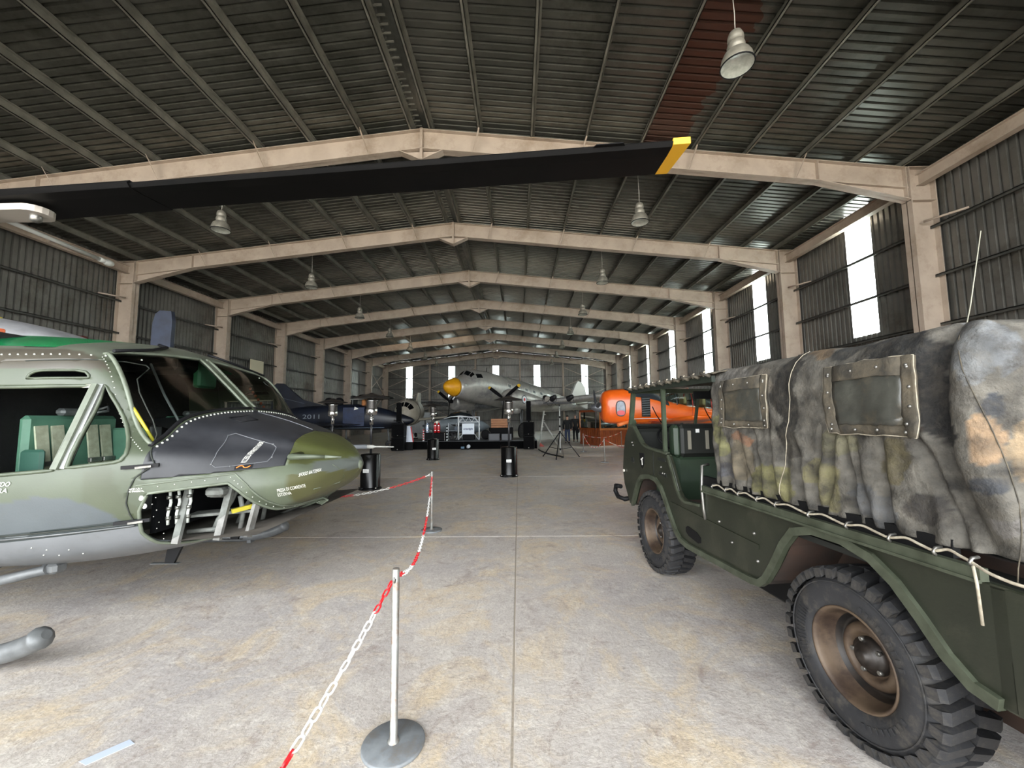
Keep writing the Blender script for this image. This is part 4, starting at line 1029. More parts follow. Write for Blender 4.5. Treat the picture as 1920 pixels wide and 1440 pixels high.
MB().cyl(G(-2.6,3.15,.74), G(-2.35,3.15,.76), .018, 8).build('control_tube', bay, heli)
MB().bar(G(-2.24,3.12,.90), G(-2.02,3.42,.94), .03, .03).build('yellow_rod', mat('yellow_paint', (190,172,52), .5), heli)
for X0, X1, z in ((-2.62,-2.15,.88),): MB().bar(G(X0,3.2,z-.02), G(X1,3.3,z), .16, .02).build('bay_shelf', bay, heli)
for k, X in enumerate((-2.55,-2.30,-2.12)): MB().bar(G(X,2.98+.08*k,.70), G(X+.02,3.05+.1*k,1.08), .03, .05).build('bay_rib', bay, heli)
# cockpit interior
green_p = mat('green_armour_panel', (78,118,98), .5, 0, (62,98,80), 3); green_d = mat('dark_green_trim', (34,72,60), .6)
belt = mat('khaki_webbing', (168,170,148), .8, 0, (146,148,126), 20, bump=.2, bscale=90)
def pilot_seat(Yc):
    MB().bbox(-3.82-HX, -3.74-HX, Yc-.36-HY, Yc+.34-HY, .88, 1.66, .03).build('seat_back_panel', green_p, heli)
    MB().bbox(-3.76-HX, -3.30-HX, Yc-.25-HY, Yc+.25-HY, .98, 1.12, .05).build('seat_cushion', green_d, heli)
    MB().bbox(-3.78-HX, -3.42-HX, Yc+.28-HY, Yc+.32-HY, .88, 1.55, .02).build('seat_wing', green_p, heli)
    MB().bbox(-3.78-HX, -3.60-HX, Yc-.36-HY, Yc-.32-HY, .88, 1.40, .02).build('seat_wing', green_d, heli)
    for dy in (-.27, -.16, .10, .21):
        MB().bar(G(-3.735,Yc+dy,1.58), G(-3.70,Yc+dy+.02,1.22), .085, .014, (1,0,0)).build('seat_belt', belt, heli)
        MB().bbox(-3.715-HX, -3.68-HX, Yc+dy-.035-HY, Yc+dy+.065-HY, 1.26, 1.30, .006).build('belt_buckle', steel_m, heli)
        MB().bar(G(-3.70,Yc+dy+.02,1.22), G(-3.52,Yc+dy+.04,1.10), .08, .014, (0,0,1)).build('belt_tail', belt, heli)
    MB().bbox(-3.80-HX, -3.72-HX, Yc-.14-HY, Yc+.16-HY, 1.66, 1.72, .02).build('headrest_roll', h_grey, heli)
    MB().tube([G(-3.74,Yc+.1,1.70),G(-3.66,Yc+.16,1.74),G(-3.60,Yc+.10,1.70),G(-3.66,Yc+.02,1.68)], .012, 6, closed=True).build('harness_guide', h_grey, heli)
pilot_seat(3.32); pilot_seat(4.55)
MB().box(-4.34-HX, -4.30-HX, -1.2, 1.2, .78, 2.36).build('cabin_bulkhead', mat('quilted_black_lining', (20,20,20), .9, bump=.4, bscale=20), heli)
MB().grid(lambda u, v: H(lerp(-2.70,-3.02,u), lerp(-.82,.82,v), lerp(1.50,1.60,u)+.06*math.cos((v-.5)*2.6)), 6, 14).build('glare_shield', h_black, heli)
MB().bbox(-3.02-HX, -2.92-HX, -.78, .78, 1.18, 1.60, .04).build('instrument_panel', h_black, heli)
MB().bbox(-3.5-HX, -2.95-HX, -.16, .16, .78, 1.22, .03).build('centre_console', mat('console_grey', (52,54,52), .5), heli)
for y in (-.6,-.42,-.24,0,.24,.42,.6):
    for z in (1.30,1.46): MB().lathe([(.055,0),(.06,.006),(.05,.01),(0,.008)], H(-3.022,y,z), (-1,0,0), 14).build('dial', mat('dial_face', (30,30,30), .2), heli)
MB().bbox(-3.9-HX, -3.3-HX, -.22, .22, 2.10, 2.24, .03).build('overhead_console', h_black, heli)
MB().bbox(-3.36-HX, -3.28-HX, .05, .30, 1.95, 2.22, .02).build('overhead_switch_box', mat('green_box', (48,110,72), .5), heli)
for Y in (3.32, 4.55): MB().tube([G(-3.3,Y,.8),G(-3.22,Y,1.1),G(-3.18,Y,1.22),G(-3.2,Y,1.34)], [.014,.014,.018,.022], 8).build('cyclic_stick', h_black, heli)
MB().bbox(-2.92-HX, -2.80-HX, -1.03, -.80, 1.14, 1.46, .02).build('side_lining', mat('pale_lining', (150,150,142), .6), heli)
for k in range(7): MB().ball(H(-3.05-.035*k, .80, 1.72+.045*k), .018, n=6, m=4).build('red_string_bead', mat('rust_beads', (150,70,40), .5), heli)
MB().tube([H(-2.70,-1.0,1.40),H(-2.86,-1.02,1.66),H(-2.98,-1.0,1.80)], .012, 6).build('yellow_edge_strip', _M['yellow_paint'], heli)
MB().tube([H(-2.72,-.78,1.56),H(-2.95,-.70,1.82),H(-3.18,-.60,2.10)], .010, 6).build('brace_tube', h_grey, heli)
# belly: blade antennas, skids
for X, y, L_ in ((-2.93,-.50,.20), (-2.95,.30,.24)):
    MB().prism([(X-HX-.07,.60),(X-HX+.07,.60),(X-HX-.02,.60-L_),(X-HX-.10,.60-L_)], y-.012, y+.012).build('blade_antenna', h_black, heli)
    MB().box(X-HX-.22, X-HX+.02, y-.02, y+.02, .595-L_, .60-L_).build('antenna_foot', h_grey, heli)
for s in (-1, 1):
    y = s*1.33
    path = catmull([(-7.2-HX,y,.085),(-4.4-HX,y,.085),(-3.9-HX,y,.085),(-3.62-HX,y,.092),(-3.35-HX,y,.125),(-3.16-HX,y,.185),(-3.07-HX,y,.235)], 5)
    MB().tube(path+[Vector((-3.045-HX,y,.25))], [.062]*(len(path)-3)+[.07,.072,.066]+[.03], 12).build('skid', h_grey, heli)
    MB().tube([H(-4.05,s*.85,.52),H(-4.03,s*1.05,.46),H(-4.0,s*1.22,.30),H(-4.0,s*1.33,.10)], .045, 10).build('cross_tube', h_grey, heli)
    MB().tube([H(-6.2,s*.85,.52),H(-6.2,s*1.05,.46),H(-6.2,s*1.22,.30),H(-6.2,s*1.33,.10)], .045, 10).build('cross_tube', h_grey, heli)
    MB().bbox(-4.08-HX, -3.92-HX, y-.06, y+.06, .06, .15, .02).build('skid_clamp', h_grey, heli)
    MB().bbox(-3.50-HX, -3.38-HX, s*.98-.05, s*.98+.05, .50, .58, .02).build('step_bracket', h_grey, heli)
    MB().tube([H(-3.44,s*1.02,.54),H(-3.62,s*1.05,.50),H(-3.9,s*1.06,.44)], .035, 8).build('step_tube', h_grey, heli)
    MB().box(-3.55-HX, -3.50-HX, s*1.33-.04, s*1.33+.04, .02, .20).build('skid_bracket', h_grey, heli)
# engine cowling, mast, rotor
cowl = mat('pale_grey_cowl', (128,128,130), .5, 0, (108,108,110), 5)
def cow(u, v):
    X = lerp(-4.42, -7.4, u); q = lerp(0, pi, v); w = .66*min(1, (.05+u*2.2)**.5); hgt = .52*min(1, u*1.25)**.62
    return H(X, -w*math.cos(q), 2.40+hgt*math.sin(q)**.7)
MB().grid(cow, 26, 20).build('engine_cowling', cowl, heli)
MB().bbox(-4.72-HX, -4.62-HX, -.56, -.50, 2.41, 2.45, .01).build('cowl_marking', mat('orange_red_mark', (214,106,70), .5), heli)
MB().bar(H(-5.35,-.1,2.70), H(-5.25,-.1,2.66), .05, .03).build('cowl_catch', _M['yellow_paint'], heli)
for y in (.22, .38): MB().lathe([(.05,0),(.06,.03),(.045,.07),(.0,.08)], H(-4.92,y,2.50), (0,0,1), 12).build('roof_beacon', mat('dark_red_lens', (60,26,22), .3), heli)
MB().cyl(H(-5.75,.1,2.8), H(-5.75,.1,4.02), .055, 14).build('mast', h_grey, heli)
MB().bbox(-5.95-HX, -5.55-HX, -.02, .22, 3.88, 4.10, .04).build('rotor_hub', h_grey, heli)
def blade_pt(X, c): return H(X, 4.146-.0861*(X+5.8)-HY+c, 4.0)
blade = bpy.data.objects.new('main_rotor_blade', None); COL.objects.link(blade); blade.parent = heli
def blade_mesh(x0, x1, w0, w1, th, cut=0.0):
    mb = MB(); vs = []
    for X, ch, sk in ((x0, w0, 0), (x1, w1, cut)):
        c = lambda f: f*ch-ch/2
        for f, h in ((0,0),(.06,-.5),(.3,-.5),(1,-.04),(1,.04),(.3,.5),(.06,.5)):
            p = blade_pt(X+sk*(1-2*f)/2, c(f)); vs.append((p[0], p[1], p[2]+h*th))
    n = 7
    return mb.add(vs, [(k, (k+1) % n, (k+1) % n+n, k+n) for k in range(n)]+[tuple(range(n))[::-1], tuple(range(n, 2*n))])
b_black = mat('black_rotor_blade', (9,9,9), .6, 0, (14,13,13), 3, spec=.15); b_yel = mat('rotor_tip_yellow', (236,178,40), .5)
blade_mesh(-5.5, 1.385, .50, .47, .06, .0).build('blade', b_black, blade)
tipm = MB(); vs = []
def tip_pts(xs):
    out = []
    for X, f, h in xs:
        p = blade_pt(X, f*.47-.235); out.append((p[0], p[1], p[2]+h*.06))
    return out
tv = tip_pts([(1.386,0,-.5),(1.386,1,-.06),(1.386,1,.06),(1.386,0,.5),(1.53,0,-.5),(1.50,1,-.06),(1.50,1,.06),(1.53,0,.5)])
tipm.add(tv, [(0,1,2,3),(7,6,5,4),(0,4,5,1),(1,5,6,2),(2,6,7,3),(3,7,4,0)]); tipm.build('yellow_tip', b_yel, blade)
blade_mesh(-5.7, -3.9, .60, .54, .075).build('root_doubler', b_black, blade)
a, b = blade_pt(.72,-.235), blade_pt(.95,-.235)
MB().add([(a[0]-.03,a[1]+.01,a[2]-.004),(b[0]+.03,b[1]+.01,b[2]-.004),(b[0],b[1]-.035,b[2]-.004),(a[0],a[1]-.035,a[2]-.004),(a[0]-.03,a[1]+.01,a[2]+.004),(b[0]+.03,b[1]+.01,b[2]+.004),(b[0],b[1]-.035,b[2]+.004),(a[0],a[1]-.035,a[2]+.004)], [(3,2,1,0),(4,5,6,7),(0,1,5,4),(1,2,6,5),(2,3,7,6),(3,0,4,7)]).build('trim_tab', b_black, blade)
# drag-brace arm at the hub: flat pale arm with a rounded eye
ar = MB(); arm = [(-6.3,-.10),(-5.35,-.12)]+[(-5.25+.14*math.cos(q), .02+.14*math.sin(q)) for q in [-pi/2+pi*k/8 for k in range(9)]]+[(-5.35,.16),(-6.3,.14)]
ar.prism([(x-HX, y+.10) for x, y in arm], 3.86, 3.93, 'z'); ar.build('blade_grip', mat('pale_rotor_grip', (176,168,158), .45, .2), heli)
MB().lathe([(.05,0),(.05,.05),(.03,.07),(0,.07)], H(-5.25,.12,3.86), (0,0,-1), 10).build('grip_bolt', steel_m, heli)
MB().lathe([(.05,-.012),(.045,.004),(.03,.014),(0,.018)], H(TIP-.002,0,1.16), (1,0,0), 16).build('nose_cap', h_pale, heli)
# ================================================================== LAMPS, BARRIERS, HEATERS
lamp_m = mat('cream_lamp_housing', (150,146,134), .45, .3, (122,118,108), 6); lampg = mat('frosted_lamp_glass', (196,200,190), .25, 0, (170,174,164), 12)
def pendant(x, y, ztop, label, group):
    t = thing('pendant_lamp', label, 'lamp', (x, y, 7.62), group=group)
    MB().lathe([(0,.64),(.06,.64),(.10,.61),(.128,.54),(.132,.47),(.10,.43),(.128,.42),(.146,.36),(.14,.30),(.085,.27),(.15,.262),(.205,.215),(.245,.13),(.262,.04),(.27,0),(.262,-.005)], n=28).build('housing', lamp_m, t)
    MB().lathe([(.272,.008),(.278,0),(.272,-.012),(.258,-.012),(.255,.0)], n=28).build('rim', h_black, t)
    MB().lathe([(.258,-.004),(.19,.02),(.10,.035),(0,.04)], n=24).build('diffuser', lampg, t)
    z = ztop-7.62
    MB().tube([(0,0,.62),(.008,0,.62+(z-.62)*.3),(-.006,.01,.62+(z-.62)*.7),(0,0,z)], .007, 6).build('cable', mat('pale_cable', (190,186,176), .6), t)
    MB().bbox(-.03,.03,-.02,.02,.61,.66,.008).build('hook', steel_m, t)
    MB().bbox(.13,.155,-.02,.02,.30,.40,.006).build('clip', steel_m, t)
ORD = ['first', 'second', 'third', 'fourth', 'fifth', 'sixth', 'seventh', 'eighth']
for k in range(8):
    pendant(3.85, 6.4+5.5*k, RZ+.215-SLOPE*6.55, '%s bell-shaped hanging lamp in the row on the windowed side' % ORD[k], 'hanging lamps on the windowed side')
for k in range(7):
    pendant(-9.35, 11.9+5.5*k, RZ+.215-SLOPE*6.65, '%s bell-shaped hanging lamp in the row on the helicopter side' % ORD[k], 'hanging lamps on the helicopter side')

galv = mat('dull_galvanised_post', (150,150,146), .45, .5, (120,118,112), 14, 6, grime=(126,84,48), gscale=16)
basem = mat('grey_painted_disc', (128,132,134), .6, .1, (104,108,112), 9, 8, grime=(108,100,90), gscale=8)
def stanchion(x, y, label, group='chain posts', a=0.0, near=True):
    t = thing('chain_post', label, 'barrier post', (x, y, 0), a, group)
    MB().lathe([(0,0),(.148,0),(.152,.006),(.152,.016),(.146,.020),(.03,.022)], n=36).build('base_plate', basem, t)
    MB().lathe([(.03,.020),(.026,.030),(.019,.034),(.019,.835),(.017,.842),(0,.843)], n=18).build('pole', galv, t)
    for s in (1, -1):
        MB().tube([(0,s*.018,.795),(0,s*.035,.785),(0,s*.05,.79),(0,s*.052,.815)], .004, 6).build('hook', steel_m, t)
    return t
stanchion(-.635, 2.084, 'grey chain post with round base standing nearest the camera', a=.15)
stanchion(-1.27, 5.83, 'grey chain post on the clear floor beside the helicopter nose', a=.3)
stanchion(-5.0, 6.25, 'grey chain post behind the helicopter body'); stanchion(-.98, -1.6, 'grey chain post beside the viewer, out of the frame')
stanchion(3.01, 18.7, 'slim chain post on the clear-floor corner before the display cabinet', 'far chain posts'); stanchion(3.04, 14.28, 'slim chain post standing just past the truck nose', 'far chain posts'); stanchion(5.5, 21.5, 'slim chain post by the right end of the display cabinet', 'far chain posts'); stanchion(5.6, 14.0, 'slim chain post hidden behind the truck cab', 'far chain posts')
red_l = mat('red_plastic_link', (206,34,40), .4); white_l = mat('white_plastic_link', (226,226,222), .42)
def link_mb(L=.058, w=.030, r=.0042, n=5):
    hl, hw = L/2-r, w/2-r; st = hl-hw; pts = []
    for k in range(7): q = -pi/2+pi*k/6; pts.append((0, hw*math.sin(q), st+hw*math.cos(q)))
    for k in range(7): q = pi/2+pi*k/6; pts.append((0, hw*math.sin(q), -st+hw*math.cos(q)))
    return MB().tube(pts, r, n, closed=True)
lk_red = link_mb().mesh('chain_link'); lk_red.materials.append(red_l); lk_wh = link_mb().mesh('chain_link'); lk_wh.materials.append(white_l)
def chain(a, b, sag, label, group, run=10, first=4, parts=True, ph='red'):
    a = Vector(a); b = Vector(b); t = thing('barrier_chain', label, 'chain', tuple((a+b)/2*Vector((1,1,0)) if False else ((a.x+b.x)/2, (a.y+b.y)/2, 0)), group=group)
    o = Vector(t.location); pos = lambda s: a.lerp(b, s)-Vector((0,0,4*sag*s*(1-s)))
    N = 400; P = [pos(k/N) for k in range(N+1)]; D = [0]
    for p, q in zip(P, P[1:]): D.append(D[-1]+(q-p).length)
    n = int(D[-1]/.0475); pitch = D[-1]/n; j = 0; groups = {'red': MB(), 'white': MB()}
    for k in range(n):
        d = (k+.5)*pitch
        while D[j+1] < d: j += 1
        p = P[j].lerp(P[j+1], (d-D[j])/(D[j+1]-D[j])); tan = (P[j+1]-P[j]).normalized()
        isred = ((k-first)//run) % 2 == 1 if k >= first else True
        if ph == 'white': isred = not isred
        m = tan.to_track_quat('Z', 'Y').to_matrix().to_4x4() @ Matrix.Rotation((pi/2 if k % 2 else 0)+.25*math.sin(k*2.3), 4, 'Z')
        if parts:
            ob = link('chain_link', lk_red if isred else lk_wh, t); ob.matrix_local = Matrix.Translation(p-o) @ m
        else:
            lm = link_mb(n=3); groups['red' if isred else 'white'].add([tuple((Matrix.Translation(p-o) @ m) @ Vector(v)) for v in lm.v], lm.f, True)
    if not parts:
        for kx, mm in (('red', red_l), ('white', white_l)): tag(groups[kx].build(kx+'_links', mm, t), kind='stuff')
chain((-.64, 2.035, .795), (-.98, -1.55, .795), .33, 'red and white chain running from the nearest post out of the frame', 'red and white chains', 12, 4)
chain((-.645, 2.134, .795), (-1.255, 5.78, .795), .36, 'red and white chain between the two posts on the clear floor', 'red and white chains', 12, 6)
chain((-1.285, 5.86, .795), (-4.95, 6.24, .795), .36, 'red and white chain leading behind the helicopter nose', 'red and white chains', 12, 2, ph='white')
chain((3.01, 18.72, .80), (5.5, 21.48, .80), .22, 'far red and white chain strung level in front of the display cabinet', 'far chains', 6, 3, False)
chain((3.02, 18.66, .79), (3.04, 14.33, .79), .42, 'far red and white chain sagging between the two slim posts', 'far chains', 6, 3, False)
chain((3.08, 14.28, .79), (5.56, 14.0, .79), .36, 'far red and white chain dropping away behind the truck cab', 'far chains', 6, 3, False)

# patio heaters ---------------------------------------------------------------------
hb = mat('gloss_black_enamel', (8,8,9), .22, spec=.35); chrome = mat('polished_steel', (196,194,190), .18, .95); screen = mat('burner_screen', (92,88,84), .45, .8, (60,58,56), 60)
def heater(x, y, label, a=0.0):
    t = thing('patio_heater', label, 'heater', (x, y, 0), a, 'patio heaters')
    MB().lathe([(.0,.0),(.255,.0),(.262,.012),(.255,.03),(.228,.05),(.222,.06),(.222,.79),(.21,.805),(.08,.815),(.0,.815)], n=36).build('tank_housing', hb, t)
    MB().bbox(-.07,.07,-.227,-.218,.40,.48,.003).build('sticker', mat('white_sticker', (226,226,224), .5), t)
    for k in range(3): MB().bar((-.05,-.229,.425+.02*k), (.05-.02*k,-.229,.425+.02*k), .003, .006, (0,1,0)).build('sticker_line', h_black, t)
    MB().cyl((-.16,-.20,.035), (-.06,-.20,.035), .035, 12).build('wheel', h_black, t)
    for s in (-.2, .2): MB().ball((s,-.14,.045), .022, n=8, m=6).build('foot_bolt', chrome, t)
    MB().cyl((0,0,.81), (0,0,1.73), .028, 14).build('pole', mat('grey_black_pole', (52,52,54), .3, .4), t)
    MB().cyl((0,0,1.48), (0,0,1.70), .045, 14).build('control_box', chrome, t)
    MB().bbox(-.02,.02,-.06,-.045,1.54,1.60,.004).build('control_knob', h_black, t)
    MB().lathe([(.05,1.70),(.12,1.72),(.13,1.76),(.13,1.84),(.118,1.86)], n=28).build('burner_base', chrome, t)
    MB().lathe([(.118,1.86),(.118,2.04)], n=28).build('emitter_screen', screen, t)
    MB().lathe([(.125,2.03),(.13,2.05),(.10,2.07),(.10,2.10)], n=28).build('burner_top', chrome, t)
    MB().lathe([(.41,2.10),(.405,2.115),(.30,2.145),(.16,2.185),(.10,2.20),(.03,2.23),(.0,2.235),(.0,2.22),(.10,2.185),(.30,2.13),(.40,2.102)], n=40).build('reflector', mat('brushed_reflector', (58,56,55), .35, .7), t)
heater(-.275, 11.12, 'black patio heater standing alone on the clear floor before the stage')
heater(-3.39, 15.74, 'black patio heater in front of the middle of the stage', .4)
heater(-3.455, 9.28, 'black patio heater with white sticker just behind the helicopter nose', -.1)
heater(-5.42, 11.5, 'patio heater half hidden by the helicopter nose, before the dark jet', .3)
# ================================================================== STAGE AND EQUIPMENT
blk = mat('black_stage_cloth', (8,8,9), .9, bump=.2, bscale=30, spec=.05); blkbox = mat('black_speaker_box', (11,11,12), .65, 0, (17,17,18), 8, spec=.12); deck = mat('grey_stage_deck', (72,74,78), .45, 0, (54,56,60), 3)
st = thing('stage', 'low black stage platform across the hangar in front of the silver airliner', 'stage', (-2.9, 22.6, 0))
for k in range(4):
    for j in range(2): MB().bbox(-3.85+1.93*k+.005, -3.85+1.93*(k+1)-.005, -1.6+1.6*j+.005, 0+1.6*j-.005, .36, .42, .006).build('deck_panel', deck, st)
for k in range(4): MB().bbox(-3.85+1.93*k, -3.85+1.93*(k+1)-.01, -1.62, -1.60, .0, .40, .004).build('fascia', blk, st)
for s in (-3.85, 3.85): MB().box(s-.01, s+.01, -1.6, 1.6, 0, .36).build('side_skirt', blk, st)
def tower(x, y, w, d, top, cw, label, a):
    t = thing('speaker_tower', label, 'loudspeaker', (x, y, 0), a, 'speaker towers')
    h = .70
    for k in range(2):
        c = MB().bbox(-w/2, w/2, -d/2, d/2, h*k+.02, h*(k+1), .025).build('bass_cabinet', blkbox, t)
        MB().bbox(-w/2+.03, w/2-.03, -d/2-.012, -d/2+.01, h*k+.06, h*(k+1)-.05, .01).build('grille', mat('black_mesh', (7,7,8), .8, spec=.08), c)
        MB().lathe([(.025,0),(.025,.012),(0,.014)], (0,-d/2-.012,h*k+.09), (0,-1,0), 12).build('badge', chrome, c)
    MB().cyl((0,0,1.40), (0,0,1.52), .04, 10).build('spigot', blkbox, t)
    c = MB().bbox(-cw/2, cw/2, -.12, .12, 1.45, top, .02).build('column_speaker', blkbox, t)
    MB().bbox(-cw/2+.015, cw/2-.015, -.13, -.115, 1.50, top-.04, .006).build('column_grille', _M['black_mesh'], c)
tower(-6.15, 20.35, .62, .60, 2.46, .24, 'black speaker tower at the left end of the stage', .1)
tower(.53, 20.6, .54, .56, 2.48, .23, 'black speaker tower at the right end of the stage', -.1)
white_m = mat('white_truss_paint', (222,226,230), .4)
t = thing('truss_booth', 'white truss frame with a white sign panel standing on the stage', 'booth', (-2.78, 22.2, .43))
for x in (-.58, .58):
    for y in (-.1, .1): MB().cyl((x,y,0), (x,y,1.28), .028, 8).build('truss_upright', white_m, t)
    for k in range(5): MB().cyl((x,-.1,.1+.25*k), (x,.1,.22+.25*k), .012, 6).build('truss_lacing', white_m, t)
for z in (1.26, .98):
    for y in (-.1, .1): MB().cyl((-.58,y,z), (.58,y,z), .022, 8).build('truss_rail', white_m, t)
for k in range(6): MB().cyl((-.55+.18*k,-.1,1.26 if k % 2 else .98), (-.37+.18*k,-.1,.98 if k % 2 else 1.26), .012, 6).build('truss_lacing', white_m, t)
for s in (-1, 1): MB().cyl((s*.56,-.1,.0), (s*.30,-.1,.35), .014, 6).build('truss_strut', white_m, t); MB().cyl((s*.56,-.1,.95), (s*.30,-.1,1.2), .014, 6).build('truss_strut', white_m, t)
sg = MB().bbox(-.36, .32, -.16, -.12, .30, .90, .006).build('sign_panel', mat('white_sign_face', (220,228,236), .5), t)
me = text_mesh('crewlight', .15, .54, bold=.004)
for v in me.vertices: v.co = (v.co.x-.02+.12*v.co.y, -.166, .60+v.co.y)
me.materials.append(mat('navy_ink', (30,44,96), .5)); link('sign_lettering', me, sg)
MB().bbox(-.34, .34, -.15, .25, .02, .28, .02).build('case', blkbox, t)
def canister(x, y, z, m, label, n=2):
    t = thing('gas_canister', label, 'canister', (x, y, z))
    MB().lathe([(0,0),(.075,0),(.085,.02),(.085,.40),(.06,.47),(.03,.50),(.03,.53),(0,.53)], n=16).build('bottle', m, t)
    MB().cyl((0,0,.53), (0,0,.60), .02, 8).build('valve', chrome, t)
    for z_ in (.10,.36): MB().lathe([(.088,z_),(.090,z_+.015),(.088,z_+.03)], n=16).build('band', chrome, t)
redm = mat('gloss_red', (190,24,32), .3); silv = mat('silver_blue', (182,196,216), .3, .3)
c1 = thing('flight_case', 'black flight case on the stage carrying red and silver canisters', 'case', (-4.45, 21.55, .42))
MB().bbox(-.62, .50, -.25, .25, .0, .44, .03).build('body', blkbox, c1)
for x in (-.6, .48): MB().bar((x,-.256,.02), (x,-.256,.42), .03, .01).build('corner_trim', steel_m, c1)
canister(-4.52, 21.5, .86, redm, 'red canister on the flight case, the left of the red pair'); canister(-4.33, 21.5, .86, redm, 'red canister on the flight case, the right of the red pair')
canister(-4.95, 21.5, .86, silv, 'silver-blue canister on the left end of the flight case')
def striped(x, y, z, h, ca, cb, label):
    t = thing('striped_post', label, 'post', (x, y, z), group='striped posts on the stage'); n = 10
    for k in range(n): MB().cyl((0,0,h*k/n), (0,0,h*(k+1)/n), .04, 12).build('band', ca if k % 2 else cb, t)
striped(-5.12, 21.35, .42, .62, redm, white_m, 'short post with red and white bands at the stage front')
striped(-3.88, 21.5, .42, .80, h_black, white_m, 'short post with black and white bands beside the canisters')
t = thing('leaning_board', 'white and red board leaning against the left speaker tower', 'board', (-5.62, 20.6, 0))
MB().add([(-.22,0,.42),(.12,0,.42),(-.05,.12,1.25),(-.22,.12,1.25),(-.22,.03,.42),(.12,.03,.42),(-.05,.15,1.25),(-.22,.15,1.25)], [(0,1,2,3),(7,6,5,4),(0,4,5,1),(1,5,6,2),(2,6,7,3),(3,7,4,0)]).build('panel', mat('pale_blue_white', (206,214,226), .5), t)
MB().bar((.14,.015,.42), (-.02,.135,1.2), .05, .035).build('red_edge', redm, t)
MB().bbox(-.24,.14,-.03,.06,.0,.42,.01).build('stand', blkbox, t)
def monitor(x, y, label, m=None):
    t = thing('stage_monitor', label, 'loudspeaker', (x, y, .42), group='wedge monitors on the stage')
    MB().prism([(-.22,0),(.22,0),(.22,.16),(-.05,.36),(-.22,.36)], -.30, .30, 'x').build('cabinet', m or blkbox, t)
    MB().add([(-.26,-.223,.02),(.26,-.223,.02),(.26,-.223,.34),(-.26,-.223,.34)], [(0,1,2,3)]).build('back_plate', mat('grey_back_plate', (74,76,80), .5), t)
monitor(-1.32, 21.6, 'wedge monitor with pale back plate left of the black one on the stage', mat('dark_grey_box', (50,52,54), .6)); monitor(-.65, 21.55, 'wedge monitor nearest the right speaker tower on the stage')
t = thing('drum_case', 'round black drum case lying on the stage beside the truss booth', 'drum', (-1.86, 22.5, .435))
MB().lathe([(0,-.2),(.22,-.2),(.26,-.18),(.26,.18),(.22,.2),(0,.2)], (0,0,.26), (0,1,0), 28).build('shell', blkbox, t); MB().lathe([(.262,.12),(.27,.13),(.262,.15)], (0,0,.26), (0,1,0), 28).build('hoop', steel_m, t)
MB().lathe([(.262,-.15),(.27,-.13),(.262,-.12)], (0,0,.26), (0,1,0), 28).build('hoop', steel_m, t)
t = thing('fan', 'round black fan standing on the stage by the striped post', 'fan', (-3.58, 21.6, .42))
MB().tube([(.2*math.cos(q),0,.24+.2*math.sin(q)) for q in [2*pi*k/24 for k in range(24)]], .03, 8, closed=True).build('ring', h_black, t); MB().cyl((0,.03,.24), (0,-.03,.24), .06, 12).build('motor', h_black, t)
for k in range(4): q = pi*k/2+.4; MB().bar((0,0,.24), (.18*math.cos(q),0,.24+.18*math.sin(q)), .08, .01, (0,1,0)).build('blade', h_black, t)
MB().bbox(-.15,.15,-.08,.08,0,.04,.01).build('foot', h_black, t)
t = thing('equipment_rack', 'grey and white equipment frame on the stage behind the fan', 'rack', (-3.55, 22.6, .42))
for x in (-.45, 0, .35):
    MB().cyl((x,0,0), (x,0,.92), .02, 8).build('upright', white_m, t)
for z in (.2,.5,.88): MB().bar((-.47,0,z), (.37,0,z), .05, .03).build('shelf_bar', mat('grey_shelf', (120,128,134), .5), t)
MB().bbox(-.42, .05, -.12, .12, .22, .46, .02).build('amplifier', blkbox, t)
MB().bbox(-.10, .30, -.12, .12, .53, .74, .02).build('mixer', mat('slate_box', (66,78,92), .5), t)
t = thing('uplighter', 'small floor spotlight with blue lens before the stage front', 'spotlight', (-2.75, 20.75, 0))
MB().bbox(-.26,.16,-.10,.10,0,.05,.01).build('base', blkbox, t); MB().cyl((.10,0,.12), (.16,-.12,.18), .09, 14).build('lamp_head', mat('pale_lamp_head', (190,196,204), .3), t)
MB().bbox(-.26,-.08,-.08,.08,.05,.16,.01).build('dimmer', mat('teal_dimmer', (60,96,120), .4), t)
crate_w = mat('varnished_pine', (172,112,60), .5, 0, (146,88,44), 3, 6, stretch=(1,1,8))
t = thing('wooden_crate', 'orange-brown wooden crate on a black trunk behind the stage', 'crate', (-1.15, 25.0, 0))
for k in range(4): MB().bbox(-.56,.56,-.32,.32,1.02+.14*k,1.02+.14*(k+1)-.008,.006).build('plank', crate_w, t)
tag(MB().bbox(-1.85,-.35,24.62,25.4,0,1.02,.03).build('trunk', blkbox), 'large black trunk behind the stage under the wooden crate', 'trunk')
t = thing('access_steps', 'pale metal access steps under the airliner wing beside the speaker tower', 'steps', (1.62, 23.4, 0))
for y in (-.3, .3):
    MB().cyl((-.42,y,0), (-.12,y,2.0), .028, 8).build('rail', mat('pale_grey_tube', (190,190,184), .4, .3), t); MB().cyl((.62,y,.05), (-.12,y,1.35), .024, 8).build('strut', _M['pale_grey_tube'], t)
for k in range(5): MB().bar((-.34+.055*k,-.3,.35+.36*k), (-.34+.055*k,.3,.35+.36*k), .14, .02).build('tread', _M['pale_grey_tube'], t)
MB().cyl((.3,-.3,.62), (.85,-.3,.62), .02, 8).build('brace', _M['pale_grey_tube'], t)
t = thing('wheel_chock', 'small red wheel chock on the floor beside the speaker tower', 'chock', (1.3, 22.4, 0)); MB().prism([(-.14,0),(.14,0),(-.10,.22)], -.08, .08).build('wedge', mat('rust_red', (150,52,36), .6), t)
